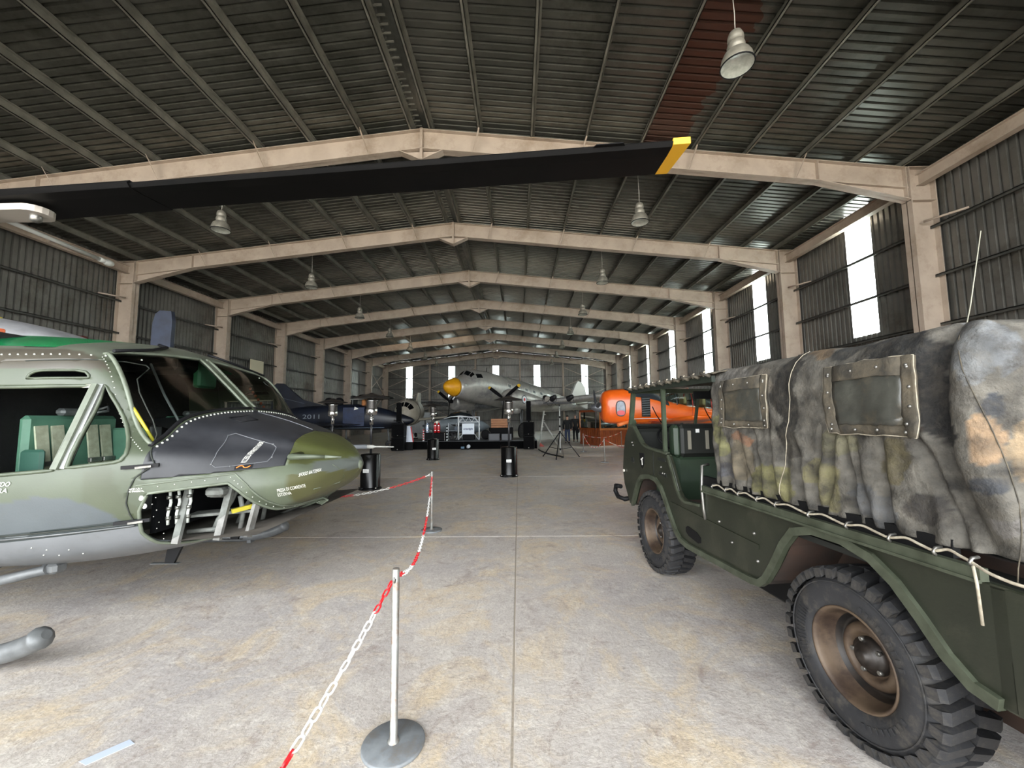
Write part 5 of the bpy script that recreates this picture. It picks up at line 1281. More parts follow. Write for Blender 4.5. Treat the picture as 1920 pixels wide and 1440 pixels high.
tag(MB().tube(catmull([(1.0,20.2,.02),(1.05,19.2,.02),(1.3,17.6,.02),(1.75,16.2,.02),(1.70,16.05,.03)], 6), .035, 8).build('power_cable', h_black), 'thick black cable across the floor to the light stand', 'cable')
# light stand ------------------------------------------------------------------------
ls = thing('light_stand', 'tripod stand carrying three black stage lamps on a crossbar', 'light stand', (1.66, 16.05, 0))
sil_ = mat('silver_tube', (186,186,182), .4, .15); MB().cyl((0,0,.20), (0,0,1.25), .026, 10).build('lower_tube', sil_, ls); MB().cyl((0,0,1.2), (0,0,2.05), .020, 10).build('upper_tube', sil_, ls); MB().cyl((0,0,2.05), (0,0,2.2), .02, 10).build('top_spigot', h_black, ls)
for dx, dy in ((-.66,.52), (.78,.20), (-.24,-.74)):
    lg = MB().bar((0,0,1.03), (dx,dy,.02), .035, .03).build('leg', h_black, ls)
    MB().bar((0,0,.34), (dx*.62,dy*.62,.40), .025, .02).build('leg_brace', h_black, ls)
    MB().ball((dx,dy,.025), .028, n=8, m=6).build('foot', h_black, ls)
for z in (1.03, .34, 1.25, 1.62): MB().cyl((0,0,z-.04), (0,0,z+.04), .036, 12).build('collar', h_black, ls)
MB().bar((-.66,0,2.19), (.62,0,2.19), .05, .05).build('crossbar', h_black, ls)
for x, tl, ty in ((-.54,.35,-.8), (-.24,-.5,.7), (.44,-.6,.6)):
    hd = MB().lathe([(.0,-.16),(.07,-.15),(.10,-.05),(.12,.10),(.125,.12)], (x,0,2.40), (tl,ty,-.35), 18).build('lamp_head', h_black, ls)
    d = Vector((tl,ty,-.35)).normalized()
    MB().lathe([(.118,.10),(.06,.115),(0,.12)], (x,0,2.40), d, 16).build('lens', mat('lamp_lens_pale', (120,116,108), .2), hd)
    MB().tube([(x-.13,0,2.42),(x-.13,0,2.27),(x,0,2.22),(x+.13,0,2.27),(x+.13,0,2.42)], .01, 6).build('yoke', h_black, hd)
    MB().tube(catmull([(x,.05,2.3),(x+.08,.03,2.12),(x+.2,0,2.08),(x+.26,0,2.17)], 4), .008, 5).build('cable', h_black, ls)
MB().tube(catmull([(.0,-.02,2.0),(.10,-.03,1.3),(.06,-.03,.5),(.12,-.05,.05)], 5), .008, 5).build('hanging_cable', h_black, ls)
# display cabinet ---------------------------------------------------------------------
teak = mat('reddish_varnished_wood', (150,78,36), .35, 0, (112,52,24), 2.2, 7, stretch=(6,6,1)); teak_l = mat('light_varnished_wood', (186,116,62), .35, 0, (160,92,46), 3, 6)
cb = thing('display_cabinet', 'reddish wooden glass-topped display cabinet behind the chain posts', 'display cabinet', (4.57, 22.4, 0), math.atan2(.38,.925))
CW, CD = 1.85, 2.15
MB().box(.02, CW-.02, .02, CD-.02, .06, .94).build('base_cabinet', teak, cb)
n = 9
for k in range(n): MB().bbox(CW*k/n+.004, CW*(k+1)/n-.004, -.008, .016, .10, .86, .004).build('plank', teak, cb)
n = 10
for k in range(n): MB().bbox(-.008, .016, CD*k/n+.004, CD*(k+1)/n-.004, .10, .86, .004).build('plank', teak, cb)
for z0, z1 in ((0,.10),(.86,.98),(1.90,2.02)):
    MB().box(-.02, CW+.02, -.02, .03, z0, z1).build('rail', teak_l if z0 == .86 else teak, cb); MB().box(-.02, .03, .03, CD, z0, z1).build('rail', teak, cb); MB().box(CW-.03, CW+.02, .03, CD, z0, z1).build('rail', teak, cb); MB().box(-.02, CW+.02, CD-.03, CD+.02, z0, z1).build('rail', teak, cb)
MB().box(.02, CW-.02, .02, CD-.02, .95, .98).build('display_floor', mat('dark_baize', (36,44,40), .9), cb)
for x, y in ((0,0),(CW,0),(0,CD),(CW,CD)): MB().box(x-.03, x+.03, y-.03, y+.03, .98, 1.92).build('corner_post', teak_l, cb)
cg = glass('cabinet_glass', (226,236,232), .2, .02, 1.3)
for vs in ([(0,0,.98),(CW,0,.98),(CW,0,1.9),(0,0,1.9)], [(0,0,.98),(0,CD,.98),(0,CD,1.9),(0,0,1.9)], [(CW,0,.98),(CW,CD,.98),(CW,CD,1.9),(CW,0,1.9)], [(0,CD,.98),(CW,CD,.98),(CW,CD,1.9),(0,CD,1.9)]): MB().add(vs, [(0,1,2,3)]).build('glass_pane', cg, cb)
def ac_model(x, y, z, m, label, sc=1.0, rz=0):
    t = thing('model_aircraft', label, 'model aircraft', (x, y, z), rz)
    MB().lathe([(0,-.30*sc),(.03*sc,-.28*sc),(.05*sc,-.1*sc),(.05*sc,.1*sc),(.02*sc,.3*sc),(0,.32*sc)], (0,0,.14*sc), (1,0,0), 12).build('fuselage', m, t)
    MB().bbox(-.08*sc,.06*sc,-.36*sc,.36*sc,.13*sc,.145*sc,.004).build('wing', m, t); MB().bbox(.22*sc,.30*sc,-.12*sc,.12*sc,.15*sc,.16*sc,.003).build('tailplane', m, t); MB().prism([(.20*sc,.16*sc),(.30*sc,.16*sc),(.31*sc,.28*sc),(.27*sc,.28*sc)], -.006, .006).build('fin', m, t)
    MB().cyl((0,0,0), (0,0,.1*sc), .012, 8).build('stand', h_black, t)
ac_model(5.05, 23.15, .98, mat('silver_model', (170,176,180), .4, .4), 'larger silver model aircraft inside the display cabinet', 1.6, .5); ac_model(5.7, 23.4, .98, mat('green_model', (84,96,84), .5), 'small green model aircraft inside the display cabinet', 1.0, -.4)
# left wall: sign and pipe -------------------------------------------------------------
t = thing('wall_board', 'cream notice board hung on the wall behind the helicopter', 'board', (XL+.26, 25.1, 4.5)); MB().bbox(-.02,.02,-.65,.65,0,1.0,.01).build('panel', mat('cream_board', (206,198,170), .6), t); MB().bbox(-.05,-.02,-.68,.68,-.03,1.03,.01).build('back_frame', h_black, t)
t = thing('white_pipe', 'white pipe with a bulbous end fixed along the eave beam above the helicopter', 'pipe', (-16.62, 13.3, 7.9))
MB().tube([(0,-2.2,.34),(0,1.9,.18)], .075, 12).build('tube', mat('white_pvc', (222,224,220), .4), t); MB().ball((0,2.05,.17), .14, .22, .13, 14, 10).build('end_cap', mat('clear_white_cap', (206,210,206), .3), t); MB().cyl((0,1.7,.19), (0,1.95,.18), .095, 12).build('collar', _M['white_pvc'], t)
for y in (-1.5, 0, 1.4): MB().bbox(-.12,.02,y-.03,y+.03,.1,.34,.01).build('bracket', beige, t)
tag(MB().add([(-2.10,1.985,.001),(-2.045,1.965,.001),(-1.935,2.09,.001),(-1.985,2.115,.001),(-2.10,1.985,.003),(-2.045,1.965,.003),(-1.935,2.09,.003),(-1.985,2.115,.003)], [(3,2,1,0),(4,5,6,7),(0,1,5,4),(1,2,6,5),(2,3,7,6),(3,0,4,7)]).build('tape_strip', mat('pale_blue_tape', (186,196,214), .4)), 'pale strip of tape stuck to the floor in the lower left', 'tape')

# warm uplighters at the back of the stage, throwing light on the roof
warm = lit('warm_lamp', (255,206,150), 6.0)
for x, y, tx, ty, lab in ((-6.2, 23.9, -10.8, 36.5, 'small warm uplighter at the left back corner of the stage'), (-5.2, 23.9, -6.6, 38.5, 'small warm uplighter on the stage beside the left back corner one')):
    t = thing('stage_uplighter', lab, 'spotlight', (x, y, .42))
    d = (Vector((tx, ty, 9.0))-Vector((x, y, .7))).normalized()
    MB().bbox(-.12,.12,-.1,.1,0,.05,.01).build('base', blkbox, t); MB().lathe([(.0,-.14),(.07,-.13),(.09,.0),(.095,.12)], (0,0,.22), d, 16).build('can', h_black, t)
    MB().lathe([(.085,.10),(0,.10)], (0,0,.22), d, 14).build('lens', warm, t); MB().tube([(-.1,0,.05),(-.11,0,.22),(.11,0,.22),(.1,0,.05)], .008, 6).build('yoke', h_black, t)
    ld = bpy.data.lights.new('uplight', 'SPOT'); ld.energy = 2600; ld.color = (1,.78,.55); ld.spot_size = math.radians(20); ld.spot_blend = .8; ld.shadow_soft_size = .08
    lo = bpy.data.objects.new('uplight', ld); COL.objects.link(lo); lo.parent = t; lo.location = Vector((0,0,.22))+d*.16; lo.rotation_euler = d.to_track_quat('-Z','Y').to_euler()
# ================================================================== AIRCRAFT IN THE BACKGROUND
def loft(mb, stations, n=28, p=2.0):
    """stations: (x, half width, z bottom, z top[, y centre]); superellipse sections"""
    vs = []
    for st_ in stations:
        x, w, zb, zt = st_[:4]; yc = st_[4] if len(st_) > 4 else 0; c = (zb+zt)/2; h = (zt-zb)/2
        for k in range(n):
            q = 2*pi*k/n; cs, sn = math.cos(q), math.sin(q)
            vs.append((x, yc+w*math.copysign(abs(cs)**(2/p), cs), c+h*math.copysign(abs(sn)**(2/p), sn)))
    m = len(stations)
    fs = [(i*n+k, i*n+(k+1) % n, (i+1)*n+(k+1) % n, (i+1)*n+k) for i in range(m-1) for k in range(n)]
    fs += [tuple(range(n))[::-1], tuple((m-1)*n+k for k in range(n))]
    return mb.add(vs, fs, True)
def wing(mb, secs):
    """secs: (x leading edge, y, z, chord, thickness)"""
    prof_ = [(0,0),(.04,.35),(.15,.5),(.4,.45),(1,.03),(1,-.03),(.4,-.32),(.15,-.4),(.04,-.3)]; n = len(prof_); vs = []
    for x, y, z, c, t in secs:
        for f, h in prof_: vs.append((x+f*c, y, z+h*t))
    fs = [(i*n+k, i*n+(k+1) % n, (i+1)*n+(k+1) % n, (i+1)*n+k) for i in range(len(secs)-1) for k in range(n)]
    return mb.add(vs, fs+[tuple(range(n))[::-1], tuple((len(secs)-1)*n+k for k in range(n))], True)
alu = mat('dull_polished_aluminium', (186,183,176), .36, .35, (160,158,154), 1.6, 7, (.3,.7), grime=(112,112,116), gscale=1.0, bump=.04, bscale=8)
alu_d = mat('oily_grey_aluminium', (128,130,130), .45, .3, (78,80,82), 2.5, 7)
# --- silver airliner: local x runs from nose to tail
dc = thing('propeller_airliner', 'silver twin-propeller airliner with yellow nose behind the stage', 'airplane', (-5.1, 27.0, 0), math.atan2(.773, .634))
AX = lambda s: 4.30-.10*s
TT = [(0,-.40),(.12,-.22),(.35,-.02),(.8,.22),(1.3,.40),(1.65,.55),(2.05,.98),(2.5,1.15),(3.2,1.24),(5,1.25),(10,1.18),(13,.98),(16,.62),(18.2,.34),(19.2,.22)]
TB = [(0,-.52),(.12,-.72),(.35,-.88),(.8,-1.03),(1.5,-1.16),(3,-1.25),(6,-1.25),(10,-1.16),(13,-.86),(16,-.40),(18.2,-.08),(19.2,.08)]
TWD = [(0,.06),(.12,.24),(.35,.45),(.8,.70),(1.5,.96),(2.5,1.14),(4,1.22),(10,1.18),(13,.95),(16,.55),(18.2,.22),(19.2,.05)]
def dcst(ss): return [(s, smooth_tab(s, TWD), AX(s)+smooth_tab(s, TB), AX(s)+smooth_tab(s, TT)) for s in ss]
loft(MB(), dcst([0,.03,.08,.15,.25,.4,.6,.8,.95]), 32).build('nose_cone', mat('yellow_nose_paint', (232,168,24), .45, 0, (214,146,16), 3), dc)
loft(MB(), dcst([.95,1.15,1.35,1.55,1.7,1.85,2.0,2.2,2.5,2.9,3.4,4,5,6.5,8,10,11.5,13,14.5,16,17.2,18.2,19.2]), 36).build('fuselage', alu, dc)
def dcp(s, q, off=.01):
    st_ = dcst([s])[0]; c = (st_[2]+st_[3])/2; h = (st_[3]-st_[2])/2
    return (s, -(st_[1]+off)*math.cos(q), c+(h+off)*math.sin(q))
def dcpatch(s0, s1, q0, q1, m, nm, off=.012, parent=None):
    return MB().grid(lambda u, v: dcp(lerp(s0, s1, u), lerp(q0, q1, v), off), 5, 5).build(nm, m, parent or dc)
dglass = mat('dark_cockpit_glass', (16,18,20), .12); pale_w = mat('pale_cabin_window', (196,196,188), .3)
for sd in (1, -1):
    f = (lambda q: q) if sd == 1 else (lambda q: pi-q)
    for s0, s1, q0, q1 in ((1.74,2.02,.98,1.50), (1.80,2.12,.70,.95), (2.20,2.75,.42,.72)):
        fr_ = dcpatch(s0-.04, s1+.04, f(q0-.04), f(q1+.04), alu, 'cockpit_window_frame', .010); dcpatch(s0, s1, f(q0), f(q1), dglass, 'cockpit_window', .02, fr_)
    for k in range(7):
        fr_ = dcpatch(5.3+1.05*k, 5.82+1.05*k, f(.12), f(.42), pale_w, 'cabin_window_frame', .008); dcpatch(5.38+1.05*k, 5.74+1.05*k, f(.17), f(.37), mat('grey_cabin_glass', (120,124,124), .15), 'cabin_window', .016, fr_)
    y = sd*2.85
    # wing: local +y is the aircraft's right; camera side is -y
    secs = [(5.0, sd*1.0, AX(6)-1.05, 4.5, .62), (5.05, sd*2.85, AX(6)-1.05, 4.4, .60), (5.2, sd*4.3, AX(6)-1.02, 4.1, .52), (6.35, sd*9.5, AX(6.5)-.52, 2.9, .34), (7.2, sd*13.2, AX(7)-.16, 1.8, .2), (7.7, sd*14.2, AX(7)-.05, .8, .08)]
    wing(MB(), secs).build('wing', alu_d if sd == 1 else alu, dc)
    nz_ = AX(4.2)-.92
    loft(MB(), [(3.25,.50,nz_-.50,nz_+.50,y),(3.32,.64,nz_-.64,nz_+.64,y),(3.6,.72,nz_-.72,nz_+.72,y),(4.2,.74,nz_-.74,nz_+.74,y),(5.0,.70,nz_-.74,nz_+.62,y),(6.5,.60,nz_-.80,nz_+.35,y),(8.2,.35,nz_-.62,nz_+.0,y),(9.2,.08,nz_-.40,nz_-.2,y)], 28).build('engine_nacelle', alu, dc)
    MB().lathe([(.50,0),(.48,.08),(.2,.1),(0,.1)], (3.24,y,nz_), (1,0,0), 24).build('engine_face', h_black, dc)
    MB().lathe([(0,-.34),(.07,-.32),(.12,-.22),(.14,-.08),(.14,.05)], (3.2,y,nz_), (1,0,0), 16).build('propeller_hub', h_black, dc)
    for k, q in enumerate((.55, pi-.55, -pi/2+.12)):
        d = Vector((0, math.cos(q), math.sin(q))); a_ = Vector((2.98,y,nz_)); w_ = Vector((.5, -math.sin(q), math.cos(q))).normalized()
        pb = MB(); vs = []
        for r, wd, th in ((.1,.10,.08),(.4,.20,.07),(.9,.25,.05),(1.5,.22,.03)):
            c = a_+d*r; nn = d.cross(w_)
            for u_, v_ in ((-1,0),(0,.5),(1,0),(0,-.5)): vs.append(c+w_*u_*wd/2+nn*v_*th)
        pb.add(vs, [(i*4+j, i*4+(j+1) % 4, i*4+4+(j+1) % 4, i*4+4+j) for i in range(3) for j in range(4)]+[(0,1,2,3),(15,14,13,12)])
        bl = pb.build('propeller_blade', h_black, dc)
        pb = MB(); vs = []
        for r, wd, th in ((1.5,.222,.032),(1.68,.19,.025),(1.72,.08,.01)):
            c = a_+d*r; nn = d.cross(w_)
            for u_, v_ in ((-1,0),(0,.5),(1,0),(0,-.5)): vs.append(c+w_*u_*wd/2+nn*v_*th)
        pb.add(vs, [(i*4+j, i*4+(j+1) % 4, i*4+4+(j+1) % 4, i*4+4+j) for i in range(2) for j in range(4)]+[(0,1,2,3),(11,10,9,8)]); pb.build('blade_tip', mat('prop_tip_yellow', (220,180,50), .5), bl)
    side = -1 if sd == -1 else 1
    for r, m in ((.30, mat('roundel_dark', (40,44,60), .5)), (.24, white_m), (.11, redm)):
        MB().lathe([(0,.0),(r,.0)], (4.35, y+side*(.738+.004*(.35-r)*10), nz_-.05), (0,side,0), 24).build('roundel_ring', m, dc)
    for dx in (-.25, .25):
        MB().cyl((5.3+dx*.6,y-.3,nz_-.5), (5.2,y-.3,.62), .06, 8).cyl((5.3+dx*.6,y+.3,nz_-.5), (5.2,y+.3,.62), .06, 8).build('gear_leg', alu_d, dc)
    MB().lathe([(.2,-.16),(.52,-.17),(.62,-.1),(.64,0),(.62,.1),(.52,.17),(.2,.16)], (5.2,y,.64), (0,1,0), 28).build('main_tyre', tyre_m, dc); MB().lathe([(0,-.12),(.25,-.12),(.3,0),(.25,.12),(0,.12)], (5.2,y,.64), (0,1,0), 20).build('main_wheel', alu_d, dc)
    MB().lathe([(.2,0),(.28,.2),(.28,.6),(.2,.7)], (3.9,y-.0,nz_-.80), (1,0,0), 16).build('oil_cooler', alu, dc)
    wing(MB(), [(16.6, sd*.2, AX(17)+.35, 2.1, .2), (17.5, sd*3.6, AX(17)+.40, 1.0, .1), (17.9, sd*4.0, AX(17)+.40, .4, .04)]).build('tailplane', alu, dc)
fin = [(15.2,AX(15)+.6),(16.4,AX(16)+1.2),(17.2,AX(17)+2.35),(17.7,AX(17)+2.72),(18.4,AX(18)+2.70),(19.0,AX(18)+2.2),(19.5,AX(19)+1.0),(19.45,AX(19)+.1),(18.2,AX(18)+.1)]
MB().prism(fin, -.09, .09).build('fin', mat('pale_fin_paint', (206,204,198), .5), dc)
MB().lathe([(.1,-.07),(.2,-.07),(.24,0),(.2,.07),(.1,.07)], (17.6,0,.26), (0,1,0), 18).build('tail_wheel', tyre_m, dc); MB().cyl((17.6,0,.3), (17.2,0,AX(17)-.1), .06, 8).build('tail_strut', alu_d, dc)
for x, q in ((4.2, .0),): MB().cyl((x,0,AX(x)+1.2), (x+.05,0,AX(x)+1.62), .03, 8).build('roof_antenna', h_black, dc)
MB().lathe([(.09,0),(.10,.02),(.06,.05),(0,.06)], dcp(1.25,.18,.0), (-.4,-1,.1), 14).build('nose_light', lampg, dc)
MB().cyl((1.0,0,AX(1)-1.05), (.8,.0,AX(1)-1.25), .05, 8).build('belly_pitot', white_m, dc)

# --- orange trainer: local x from nose to tail
og = mat('orange_gloss_paint', (236,104,26), .32, 0, (222,90,18), 2, coat=.3); og_r = mat('red_belly_stripe', (150,40,28), .4)
ot = thing('orange_trainer', 'orange propeller trainer aircraft seen behind the truck cab', 'airplane', (3.42, 16.55, 0), -.04)
OT = [(0,.30,1.60,2.40),(.05,.42,1.48,2.55),(.14,.52,1.38,2.66),(.35,.58,1.33,2.73),(.9,.60,1.31,2.76),(1.6,.60,1.30,2.70),(2.2,.60,1.29,2.52),(2.6,.60,1.28,2.26),(3.4,.60,1.27,2.05),(4.4,.56,1.28,1.90),(5.4,.46,1.34,1.86),(6.4,.32,1.45,1.84),(7.4,.16,1.58,1.80)]
loft(MB(), OT, 36, 3.0).build('fuselage', og, ot)
def osurf(x, q, off=.006):
    w, zb, zt = (smooth_tab(x, [(s_[0], s_[k_]) for s_ in OT]) for k_ in (1, 2, 3)); cs, sn = math.cos(q), math.sin(q)
    return (x, (w+off)*math.copysign(abs(cs)**(2/3), cs), (zb+zt)/2+((zt-zb)/2+off)*math.copysign(abs(sn)**(2/3), sn))
MB().grid(lambda u, v: osurf(lerp(.9,2.62,u), lerp(pi*.5-1.2*min(1,u*3+.35),pi*.5+1.2*min(1,u*3+.35),v)), 16, 16).build('anti_glare_panel', mat('dark_slate_paint', (34,36,44), .55), ot)
def opatch(x0, x1, z0, z1, m, nm, off=.62, round_=False, parent=None):
    if round_:
        cx, cz, rx, rz_ = (x0+x1)/2, (z0+z1)/2, (x1-x0)/2, (z1-z0)/2; n = 24
        pts = [(cx+rx*math.copysign(abs(math.cos(q))**.7, math.cos(q)), cz+rz_*math.copysign(abs(math.sin(q))**.7, math.sin(q))) for q in [2*pi*k/n for k in range(n)]]
        return MB().prism(pts, -off, -off+.04).build(nm, m, parent or ot)
    return MB().box(x0, x1, -off, -off+.04, z0, z1).build(nm, m, parent or ot)
wf_ = opatch(.50,.90,1.62,2.26, mat('dark_rim', (60,40,30), .5), 'nose_opening_rim', .606, True); opatch(.54,.86,1.66,2.22, mat('grey_blue_lens', (110,124,140), .2, 0, (70,80,96), 4), 'nose_opening', .612, True, wf_); opatch(.55,.85,1.67,1.86, mat('pink_red_cover', (206,60,70), .4), 'nose_cover', .618, True, wf_)
gr_ = opatch(1.52,1.86,1.60,2.42, h_black, 'cooling_grille', .608)
for k in range(8): MB().bar((1.54,-.612,1.68+.09*k), (1.84,-.612,1.70+.09*k), .03, .012, (0,1,0)).build('louvre', mat('grille_grey', (60,64,70), .4), gr_)
MB().cyl((1.0,-.50,1.40), (.55,-.64,1.28), .075, 12).build('exhaust_pipe', mat('orange_exhaust', (226,120,60), .4), ot)
MB().bar((1.2,-.602,1.52), (7.0,-.40,1.58), .02, .03, (0,1,0)).build('white_stripe', white_m, ot); MB().bar((1.8,-.600,1.43), (5.6,-.50,1.44), .02, .10, (0,1,0)).build('red_stripe', og_r, ot)
MB().bar((3.48,-.604,1.42), (3.50,-.604,2.03), .008, .012, (0,1,0)).build('panel_seam', og_r, ot)
cp = glass('canopy_perspex', (214,224,222), .3, .05, 1.3)
loft(MB(), [(2.55,.42,2.15,2.30),(2.9,.50,2.05,2.62),(3.5,.52,1.98,2.72),(4.3,.48,1.90,2.66),(4.9,.38,1.86,2.40),(5.2,.2,1.85,2.1)], 24, 2.4).build('canopy', cp, ot)
for x, w, z0, z1 in ((2.95,.50,2.06,2.64),(3.55,.525,1.98,2.73),(4.3,.485,1.9,2.67)):
    MB().tube([(x, -w*math.cos(q), z0+(z1-z0)*math.sin(q)) for q in [pi*k/12 for k in range(13)]], .022, 6).build('canopy_frame', og_r if x > 3 else h_grey, ot)
for x in (3.3, 4.05): MB().bbox(x, x+.12, -.28, .28, 1.75, 2.40, .04).build('seat', mat('tan_seat', (180,160,112), .6), ot)
MB().lathe([(0,-.42),(.09,-.36),(.16,-.22),(.20,-.05),(.20,.06)], (0,0,2.0), (1,0,0), 20).build('spinner', mat('grey_spinner', (120,122,126), .35, .6), ot)
for q in (.9, .9+2*pi/3, .9+4*pi/3):
    d = Vector((0, math.cos(q), math.sin(q))); w_ = Vector((.45, -math.sin(q), math.cos(q))).normalized()
    c0 = Vector((-.18,0,2.0)); pb = MB(); vs = []
    for r, wd, th in ((.12,.10,.06),(.4,.17,.04),(.8,.15,.025),(.98,.06,.01)):
        c = c0+d*r; nn = d.cross(w_)
        for u_, v_ in ((-1,0),(0,.5),(1,0),(0,-.5)): vs.append(c+w_*u_*wd/2+nn*v_*th)
    pb.add(vs, [(i*4+j, i*4+(j+1) % 4, i*4+4+(j+1) % 4, i*4+4+j) for i in range(3) for j in range(4)]+[(0,1,2,3),(15,14,13,12)]); pb.build('propeller_blade', mat('dark_grey_blade', (70,72,76), .4), ot)
for sd in (1, -1):
    wing(MB(), [(1.9, sd*.5, 1.34, 1.9, .24), (2.2, sd*2.2, 1.48, 1.5, .18), (2.4, sd*3.3, 1.58, 1.2, .12)]).build('wing', og, ot); wing(MB(), [(6.5, sd*.15, 1.78, .95, .1), (6.75, sd*1.6, 1.80, .55, .06)]).build('tailplane', og, ot)
    MB().cyl((2.8,sd*1.3,1.40), (2.85,sd*1.35,.32), .05, 8).build('gear_leg', h_grey, ot); MB().lathe([(.1,-.07),(.24,-.07),(.3,0),(.24,.07),(.1,.07)], (2.85,sd*1.35,.30), (0,1,0), 20).build('gear_tyre', tyre_m, ot)
MB().prism([(6.2,1.8),(6.9,2.9),(7.5,2.9),(7.7,1.7)], -.05, .05).build('fin', og, ot)
MB().cyl((1.9,0,1.36), (1.9,0,.28), .05, 8).build('nose_leg', h_grey, ot); MB().lathe([(.1,-.06),(.2,-.06),(.26,0),(.2,.06),(.1,.06)], (1.9,0,.26), (0,1,0), 18).build('nose_tyre', tyre_m, ot)

# --- dark blue jet 2011: local x from tail to nose
navy = mat('midnight_blue_paint', (24,30,44), .4, 0, (14,16,22), 1.2, 6, (.35,.65)); navy2 = mat('deep_blue_panel', (28,44,78), .4, 0, (20,32,58), 3)
jt = thing('dark_blue_jet', 'dark blue jet marked 2011 with raised canopy behind the helicopter nose', 'airplane', (-13.7, 22.3, 0), -.03)
loft(MB(), [(0,.30,1.55,2.10),(.5,.42,1.35,2.22),(1.5,.52,1.18,2.36),(3,.58,1.08,2.46),(4.6,.60,1.02,2.48),(5.6,.58,1.02,2.36),(6.6,.48,1.08,2.10),(7.3,.32,1.20,1.86),(7.75,.14,1.38,1.68),(7.9,.04,1.5,1.58)], 32, 2.4).build('fuselage', navy, jt)
MB().prism([(-.35,2.0),(-.25,3.55),(-.05,3.72),(.35,3.70),(1.5,2.75),(2.9,2.40),(1.5,2.0)], -.06, .06).build('fin', navy, jt); MB().bar((-.2,-.065,3.0), (1.6,-.065,2.55), .01, .03, (0,1,0)).build('fin_stripe', mat('slate_line', (96,104,112), .5), jt)
for sd in (1, -1):
    wing(MB(), [(2.6, sd*.5, 1.35, 2.6, .22), (2.0, sd*3.4, 1.30, 1.3, .12), (2.0, sd*3.7, 1.30, 1.0, .06)]).build('wing', navy, jt)
    wing(MB(), [(-.3, sd*.2, 2.0, 1.2, .12), (-.5, sd*1.8, 2.05, .7, .06)]).build('tailplane', navy, jt)
    MB().cyl((3.6,sd*.9,1.25), (3.6,sd*.95,.28), .05, 8).build('gear_leg', h_grey, jt); MB().lathe([(.1,-.07),(.22,-.07),(.28,0),(.22,.07),(.1,.07)], (3.6,sd*.95,.28), (0,1,0), 20).build('gear_tyre', tyre_m, jt)
MB().bbox(4.1, 5.3, -.606, -.58, 1.25, 2.28, .02).build('blue_side_panel', navy2, jt)
for k in range(4): MB().bar((4.95,-.61,1.5+.14*k), (5.28,-.61,1.5+.14*k), .012, .03, (0,1,0)).build('intake_slat', navy, jt)
MB().bar((2.2,-.60,1.16), (6.4,-.56,1.16), .02, .06, (0,1,0)).build('pale_lower_edge', mat('steel_blue_line', (88,104,122), .4), jt)
MB().tube([(6.9,-.46,1.55),(7.35,-.42,1.50),(7.5,-.40,1.25),(7.2,-.44,1.08),(6.7,-.5,1.06)], .03, 8).build('tow_ring', steel_m, jt)
MB().add([(4.72,-.612,2.12),(4.98,-.612,2.20),(4.76,-.612,2.32)], [(0,1,2)]).build('rescue_triangle', white_ink, jt)
me = text_mesh('2011', .34, .95)
for v in me.vertices: v.co = (2.35+v.co.x, -.60+.02, 1.78+v.co.y)
me.materials.append(mat('grey_number_ink', (120,128,136), .5)); link('number', me, jt)
MB().bbox(4.35, 4.55, -.25, .25, 2.25, 2.95, .05).build('ejection_seat', h_black, jt); MB().bbox(4.95, 5.15, -.22, .22, 2.2, 2.72, .06).build('front_seat', mat('tan_leather_seat', (156,96,44), .5), jt)
for x in (3.1, 3.7): MB().lathe([(.0,-.14),(.2,-.14),(.24,0),(.2,.14),(0,.14)], (x,-.2,2.62), (0,1,0), 16).build('helmet_box', h_black, jt)
loft(MB(), [(4.5,.30,2.75,2.85),(4.9,.40,2.72,3.02),(5.6,.40,2.70,3.04),(6.3,.28,2.72,2.92),(6.7,.10,2.76,2.84)], 20).build('raised_canopy', glass('smoky_canopy', (150,160,164), .6, .08, 1.4), jt)
MB().tube([(4.4,-.40,2.73),(5.2,-.42,2.75),(6.0,-.36,2.80),(6.75,0,2.82),(6.0,.36,2.80),(5.2,.42,2.75),(4.4,.40,2.73)], .03, 6).build('canopy_rim', mat('pale_rim', (150,150,144), .4), jt); MB().cyl((4.5,-.3,2.45), (4.5,-.3,2.75), .03, 6).cyl((4.5,.3,2.45), (4.5,.3,2.75), .03, 6).build('canopy_strut', h_grey, jt)
MB().cyl((6.4,0,1.15), (6.5,0,.25), .05, 8).build('nose_leg', h_grey, jt); MB().lathe([(.08,-.05),(.18,-.05),(.23,0),(.18,.05),(.08,.05)], (6.5,0,.23), (0,1,0), 18).build('nose_tyre', tyre_m, jt)

# --- white propeller aircraft seen nose-on
wa = thing('white_aircraft', 'off-white aircraft seen nose-on beside the left speaker tower', 'airplane', (-8.75, 30.0, 0), pi/2)
offw = mat('aged_white_paint', (196,190,174), .45, 0, (176,168,150), 1.5, 6)
loft(MB(), [(0,.10,2.0,2.2),(.08,.40,1.70,2.50),(.25,.66,1.45,2.78),(.6,.88,1.22,3.04),(1.2,.98,1.12,3.16),(2.0,1.0,1.10,3.2),(3.0,.9,1.2,3.15),(4.2,.5,1.7,2.95),(5.2,.1,2.2,2.6)], 32).build('fuselage', offw, wa)
WS_ = [(0,.10,2.0,2.2),(.08,.40,1.70,2.50),(.25,.66,1.45,2.78),(.6,.88,1.22,3.04),(1.2,.98,1.12,3.16)]
def wsurf(x, q, off=.012):
    w, zb, zt = interp(x, WS_); return (x, (w+off)*math.cos(q), (zb+zt)/2+((zt-zb)/2+off)*math.sin(q))
for q0, q1 in ((.42,.98),(1.04,1.53),(1.61,2.10),(2.16,2.72)): MB().grid(lambda u, v: wsurf(lerp(.12,.42,v), lerp(q0,q1,u)), 8, 6).build('windscreen_pane', dglass, wa)
MB().tube([(1.25, .99*math.cos(q), 2.14+1.02*math.sin(q)) for q in [2*pi*k/28 for k in range(28)]], .02, 6, closed=True).build('frame_joint', h_black, wa)
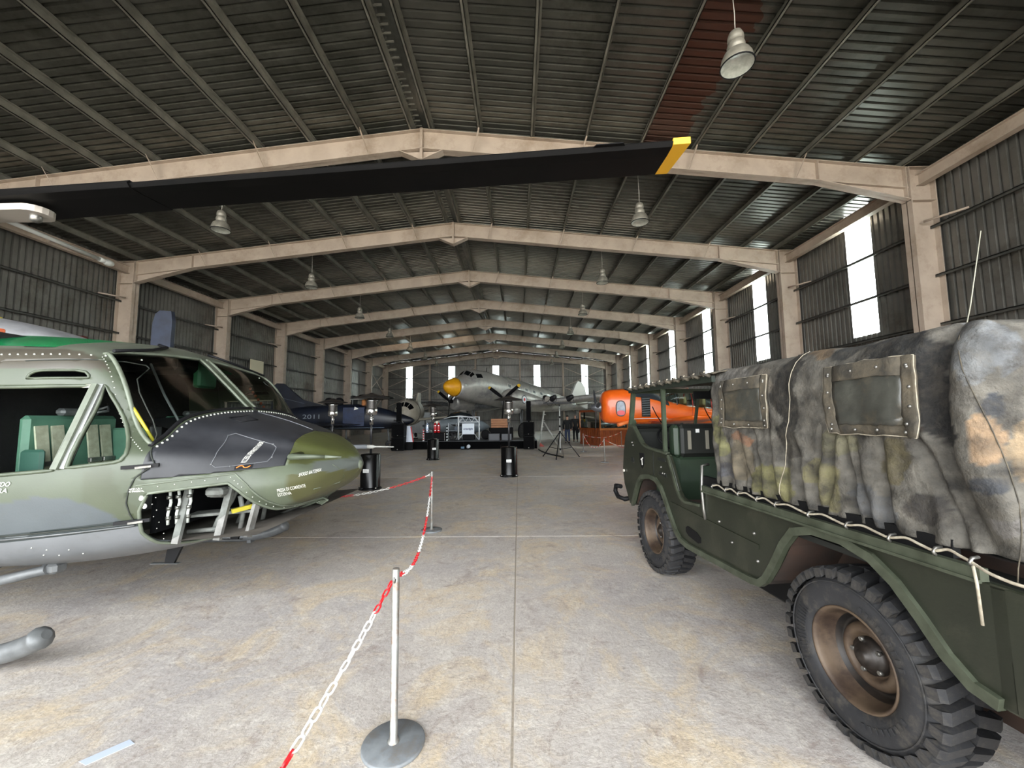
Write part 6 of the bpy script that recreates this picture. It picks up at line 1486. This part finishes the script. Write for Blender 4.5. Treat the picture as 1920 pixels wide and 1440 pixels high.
for sd in (1, -1):
    wing(MB(), [(1.4, sd*.8, 1.55, 1.5, .26), (1.5, sd*3.0, 1.75, 1.0, .14), (1.6, sd*3.4, 1.8, .7, .06)]).build('wing', offw, wa)
    MB().cyl((2.0,sd*1.2,1.5), (2.0,sd*1.25,.35), .06, 8).build('gear_leg', h_grey, wa); MB().lathe([(.1,-.08),(.26,-.08),(.34,0),(.26,.08),(.1,.08)], (2.0,sd*1.25,.34), (0,1,0), 18).build('gear_tyre', tyre_m, wa)
MB().cyl((.9,0,1.2), (.9,0,.3), .06, 8).build('nose_leg', h_grey, wa); MB().lathe([(.1,-.07),(.22,-.07),(.28,0),(.22,.07),(.1,.07)], (.9,0,.28), (0,1,0), 18).build('nose_tyre', tyre_m, wa); MB().cyl((.6,0,3.02), (.62,0,3.3), .03, 6).build('roof_aerial', offw, wa)
MB().prism([(3.6,2.9),(4.5,3.9),(5.2,3.9),(5.25,2.5)], -.06, .06).build('fin', offw, wa)

# --- grey glazed aircraft behind the stage
ga = thing('grey_glider', 'grey low aircraft with glazed canopy behind the canisters on the stage', 'airplane', (-6.3, 26.0, 0))
greyp = mat('blue_grey_paint', (120,130,136), .45, 0, (98,106,112), 2)
loft(MB(), [(0,.06,1.1,1.2),(.5,.28,.9,1.4),(1.4,.42,.72,1.62),(2.6,.46,.66,1.72),(3.4,.44,.66,1.64),(4.0,.30,.78,1.40),(4.4,.05,1.0,1.1)], 26).build('fuselage', greyp, ga)
loft(MB(), [(1.5,.28,1.55,1.65),(1.9,.36,1.5,1.98),(2.5,.38,1.5,2.08),(3.1,.34,1.5,1.95),(3.5,.18,1.5,1.6)], 20).build('canopy', mat('dark_tinted_canopy', (30,34,36), .1), ga)
MB().tube([(1.45,-.30,1.6),(1.9,-.37,1.72),(2.5,-.40,1.76),(3.1,-.36,1.7),(3.55,-.2,1.58)], .03, 6).build('canopy_rail', white_m, ga)
for sd in (1, -1): wing(MB(), [(2.0, sd*.3, 1.2, 1.3, .16), (2.2, sd*3.0, 1.35, .8, .08)]).build('wing', greyp, ga)
for x in (1.0, 3.0): MB().bbox(x-.1,x+.1,-.3,.3,0,.78,.03).build('trestle', h_black, ga)

# --- dark blue tail section standing behind the helicopter
bt = thing('blue_tail_section', 'dark blue aircraft tail rising behind the helicopter roof', 'aircraft tail', (-8.78, 9.2, 0))
navy3 = mat('dull_navy', (36,44,62), .5, 0, (26,32,46), 4)
MB().prism([(.02,1.9),(.06,3.95),(.12,4.18),(.22,4.26),(.50,4.24),(.54,4.0),(.50,1.9)], -.05, .05).build('fin', navy3, bt)
loft(MB(), [(-3.0,.45,1.0,2.1),(-1.5,.40,1.15,2.1),(0,.28,1.35,2.05),(.8,.12,1.6,1.9)], 24).build('tail_boom', navy3, bt)
wing(MB(), [(-.1,.1,1.85,.8,.1),(.1,1.2,1.9,.5,.05)]).build('tailplane', navy3, bt); wing(MB(), [(-.1,-.1,1.85,.8,.1),(.1,-1.2,1.9,.5,.05)]).build('tailplane', navy3, bt)
for x in (-2.4, .0): MB().bbox(x-.08,x+.08,-.3,.3,0,1.4,.02).build('trestle', h_black, bt)

# --- pale probe on a trestle, behind the helicopter nose
pr_ = thing('probe_boom', 'long grey probe tube with pale tip projecting behind the helicopter nose', 'probe', (-4.3, 8.4, 0))
MB().tube([(-.8,0,1.02),(1.1,0,1.03)], [.06,.045], 12).build('tube', mat('grey_probe', (128,132,136), .4), pr_); MB().tube([(1.1,0,1.03),(1.22,0,1.03),(1.26,0,1.03),(1.66,0,1.02)], [.045,.04,.018,.012], 10).build('tip', mat('pale_probe_tip', (196,196,190), .35), pr_)
for x in (-.6, .2): MB().bbox(x-.05,x+.05,-.2,.2,0,.97,.02).build('trestle', h_grey, pr_)
wc = thing('white_container', 'white ribbed container against the back wall left of the airliner', 'container', (-11.4, 46.4, 0)); MB().bbox(-1.3,1.3,-.9,.9,.0,2.35,.03).build('box', mat('white_container_paint', (196,200,202), .5), wc)
for k in range(9): MB().box(-1.2+.3*k-.03,-1.2+.3*k+.03,-.93,-.9,.1,2.25).build('rib', _M['white_container_paint'], wc)

# ================================================================== PEOPLE
skin_m = mat('skin', (196,150,126), .55)
def skinned(name, pts, edges, rad, m, parent, sub=2):
    me = bpy.data.meshes.new(name); me.from_pydata(pts, edges, []); me.update(); o = link(name, me, parent)
    sk = o.modifiers.new('skin', 'SKIN'); sk.use_smooth_shade = True
    for i, v in enumerate(me.skin_vertices[0].data):
        r = rad[i]; v.radius = r if isinstance(r, tuple) else (r, r)
        v.use_root = (i == 0)
    s = o.modifiers.new('smooth', 'SUBSURF'); s.levels = sub; s.render_levels = sub
    me.materials.append(m); return o
def person(x, y, rz, h, lean, label, jacket, trousers, hair, bald=False):
    t = thing('person', label, 'person', (x, y, 0), rz); k = h/1.8
    L = lambda z: lean*max(0, z-.95)                       # forward lean above the hips (forward = +y)
    P = lambda px, py, z: (px*k, (py+L(z))*k, z*k)
    body = [P(0,0,.95), P(0,.0,1.15), P(0,-.01,1.35), P(0,0,1.47), P(0,.02,1.55), P(0,.04,1.66), P(0,.045,1.74)]
    e = [(0,1),(1,2),(2,3),(3,4),(4,5),(5,6)]; r = [(.15*k,.11*k),(.14*k,.105*k),(.16*k,.11*k),(.085*k,.07*k),(.055*k,.055*k),(.082*k,.098*k),(.062*k,.075*k)]
    for s in (-1, 1):
        b = len(body); body += [P(s*.18,0,1.42), P(s*.24,.0,1.14), P(s*.23,.14,.95), P(s*.22,.18,.88)]; e += [(2,b),(b,b+1),(b+1,b+2),(b+2,b+3)]; r += [.06*k,.045*k,.036*k,(.042*k,.02*k)]
        for q, (dx, dz) in enumerate(((-.035,-.075),(-.012,-.09),(.012,-.085),(.033,-.07))):
            c = len(body); body += [P(s*.22+dx,.20,.86+dz*.5), P(s*.22+dx,.19,.86+dz)]; e += [(b+3,c),(c,c+1)]; r += [.010*k,.008*k]
        c = len(body); body += [P(s*.22-s*.05,.21,.87)]; e += [(b+3,c)]; r += [.010*k]
        c = len(body); body += [P(s*.095,0,.88), P(s*.10,.02,.50), P(s*.11,-.02,.10), P(s*.12,.12,.035)]; e += [(0,c),(c,c+1),(c+1,c+2),(c+2,c+3)]; r += [.09*k,.062*k,.042*k,(.045*k,.03*k)]
    bo = skinned('body', body, e, r, skin_m, t)
    jp = [P(0,0,.80), P(0,0,1.15), P(0,-.01,1.36), P(0,0,1.48)]; je = [(0,1),(1,2),(2,3)]; jr = [(.19*k,.15*k),(.17*k,.13*k),(.19*k,.135*k),(.09*k,.08*k)]
    for s in (-1, 1):
        b = len(jp); jp += [P(s*.19,0,1.42), P(s*.25,.0,1.14), P(s*.235,.15,.94), P(s*.228,.17,.90)]; je += [(2,b),(b,b+1),(b+1,b+2),(b+2,b+3)]; jr += [.085*k,.072*k,.062*k,.058*k]
    skinned('jacket', jp, je, jr, jacket, t)
    tp = [P(0,0,.95), P(0,0,1.04)]; te = [(0,1)]; tr = [(.172*k,.13*k), (.16*k,.12*k)]
    for s in (-1, 1):
        b = len(tp); tp += [P(s*.095,0,.84), P(s*.10,.02,.50), P(s*.11,-.02,.09)]; te += [(0,b),(b,b+1),(b+1,b+2)]; tr += [.105*k,.078*k,.06*k]
        skinned('shoe', [P(s*.115,-.05,.045), P(s*.118,.06,.04), P(s*.122,.17,.035)], [(0,1),(1,2)], [(.045*k,.045*k),(.05*k,.04*k),(.04*k,.032*k)], h_black, t)
    skinned('trousers', tp, te, tr, trousers, t)
    hd = P(0,.05,1.70); fw = P(0,.13,1.70)
    for s in (-1, 1):
        MB().ball((hd[0]+s*.083*k, hd[1], hd[2]), .014*k, .024*k, .032*k, 8, 6).build('ear', skin_m, t); MB().ball((hd[0]+s*.032*k, fw[1]+.012*k, hd[2]+.01*k), .011*k, n=8, m=6).build('eye', mat('eye_white', (220,214,206), .3), t)
    MB().ball((hd[0], fw[1]+.022*k, hd[2]-.02*k), .014*k, .02*k, .026*k, 8, 6).build('nose', skin_m, t); MB().ball((hd[0], fw[1]+.008*k, hd[2]-.062*k), .026*k, .012*k, .007*k, 8, 6).build('mouth', mat('lips', (160,96,86), .5), t)
    if bald: MB().tube([(hd[0]+.086*k*math.cos(q), hd[1]-.01-.10*k*math.sin(q), hd[2]-.01*k) for q in [pi*j/10 for j in range(11)]], .022*k, 6).build('hair', hair, t)
    else: MB().grid(lambda u, v: (hd[0]+.094*k*math.cos(2*pi*u)*math.sin(pi*.56*v), hd[1]-.012+.112*k*math.sin(2*pi*u)*math.sin(pi*.56*v), hd[2]+.015*k+.098*k*math.cos(pi*.56*v)), 18, 8).build('hair', hair, t)
    return t
person(3.05, 25.0, -.15, 1.74, .22, 'person in black jacket and blue jeans leaning forward beside the taller person', mat('black_jacket', (16,16,18), .8), mat('blue_denim', (52,62,84), .85), mat('dark_hair', (30,24,20), .7))
person(3.78, 26.6, -.05, 1.84, .02, 'tall balding person in black suit seen from behind under the airliner wing', mat('black_suit', (20,20,22), .75), mat('black_suit_trousers', (17,17,19), .75), mat('grey_hair', (120,112,104), .8), True)
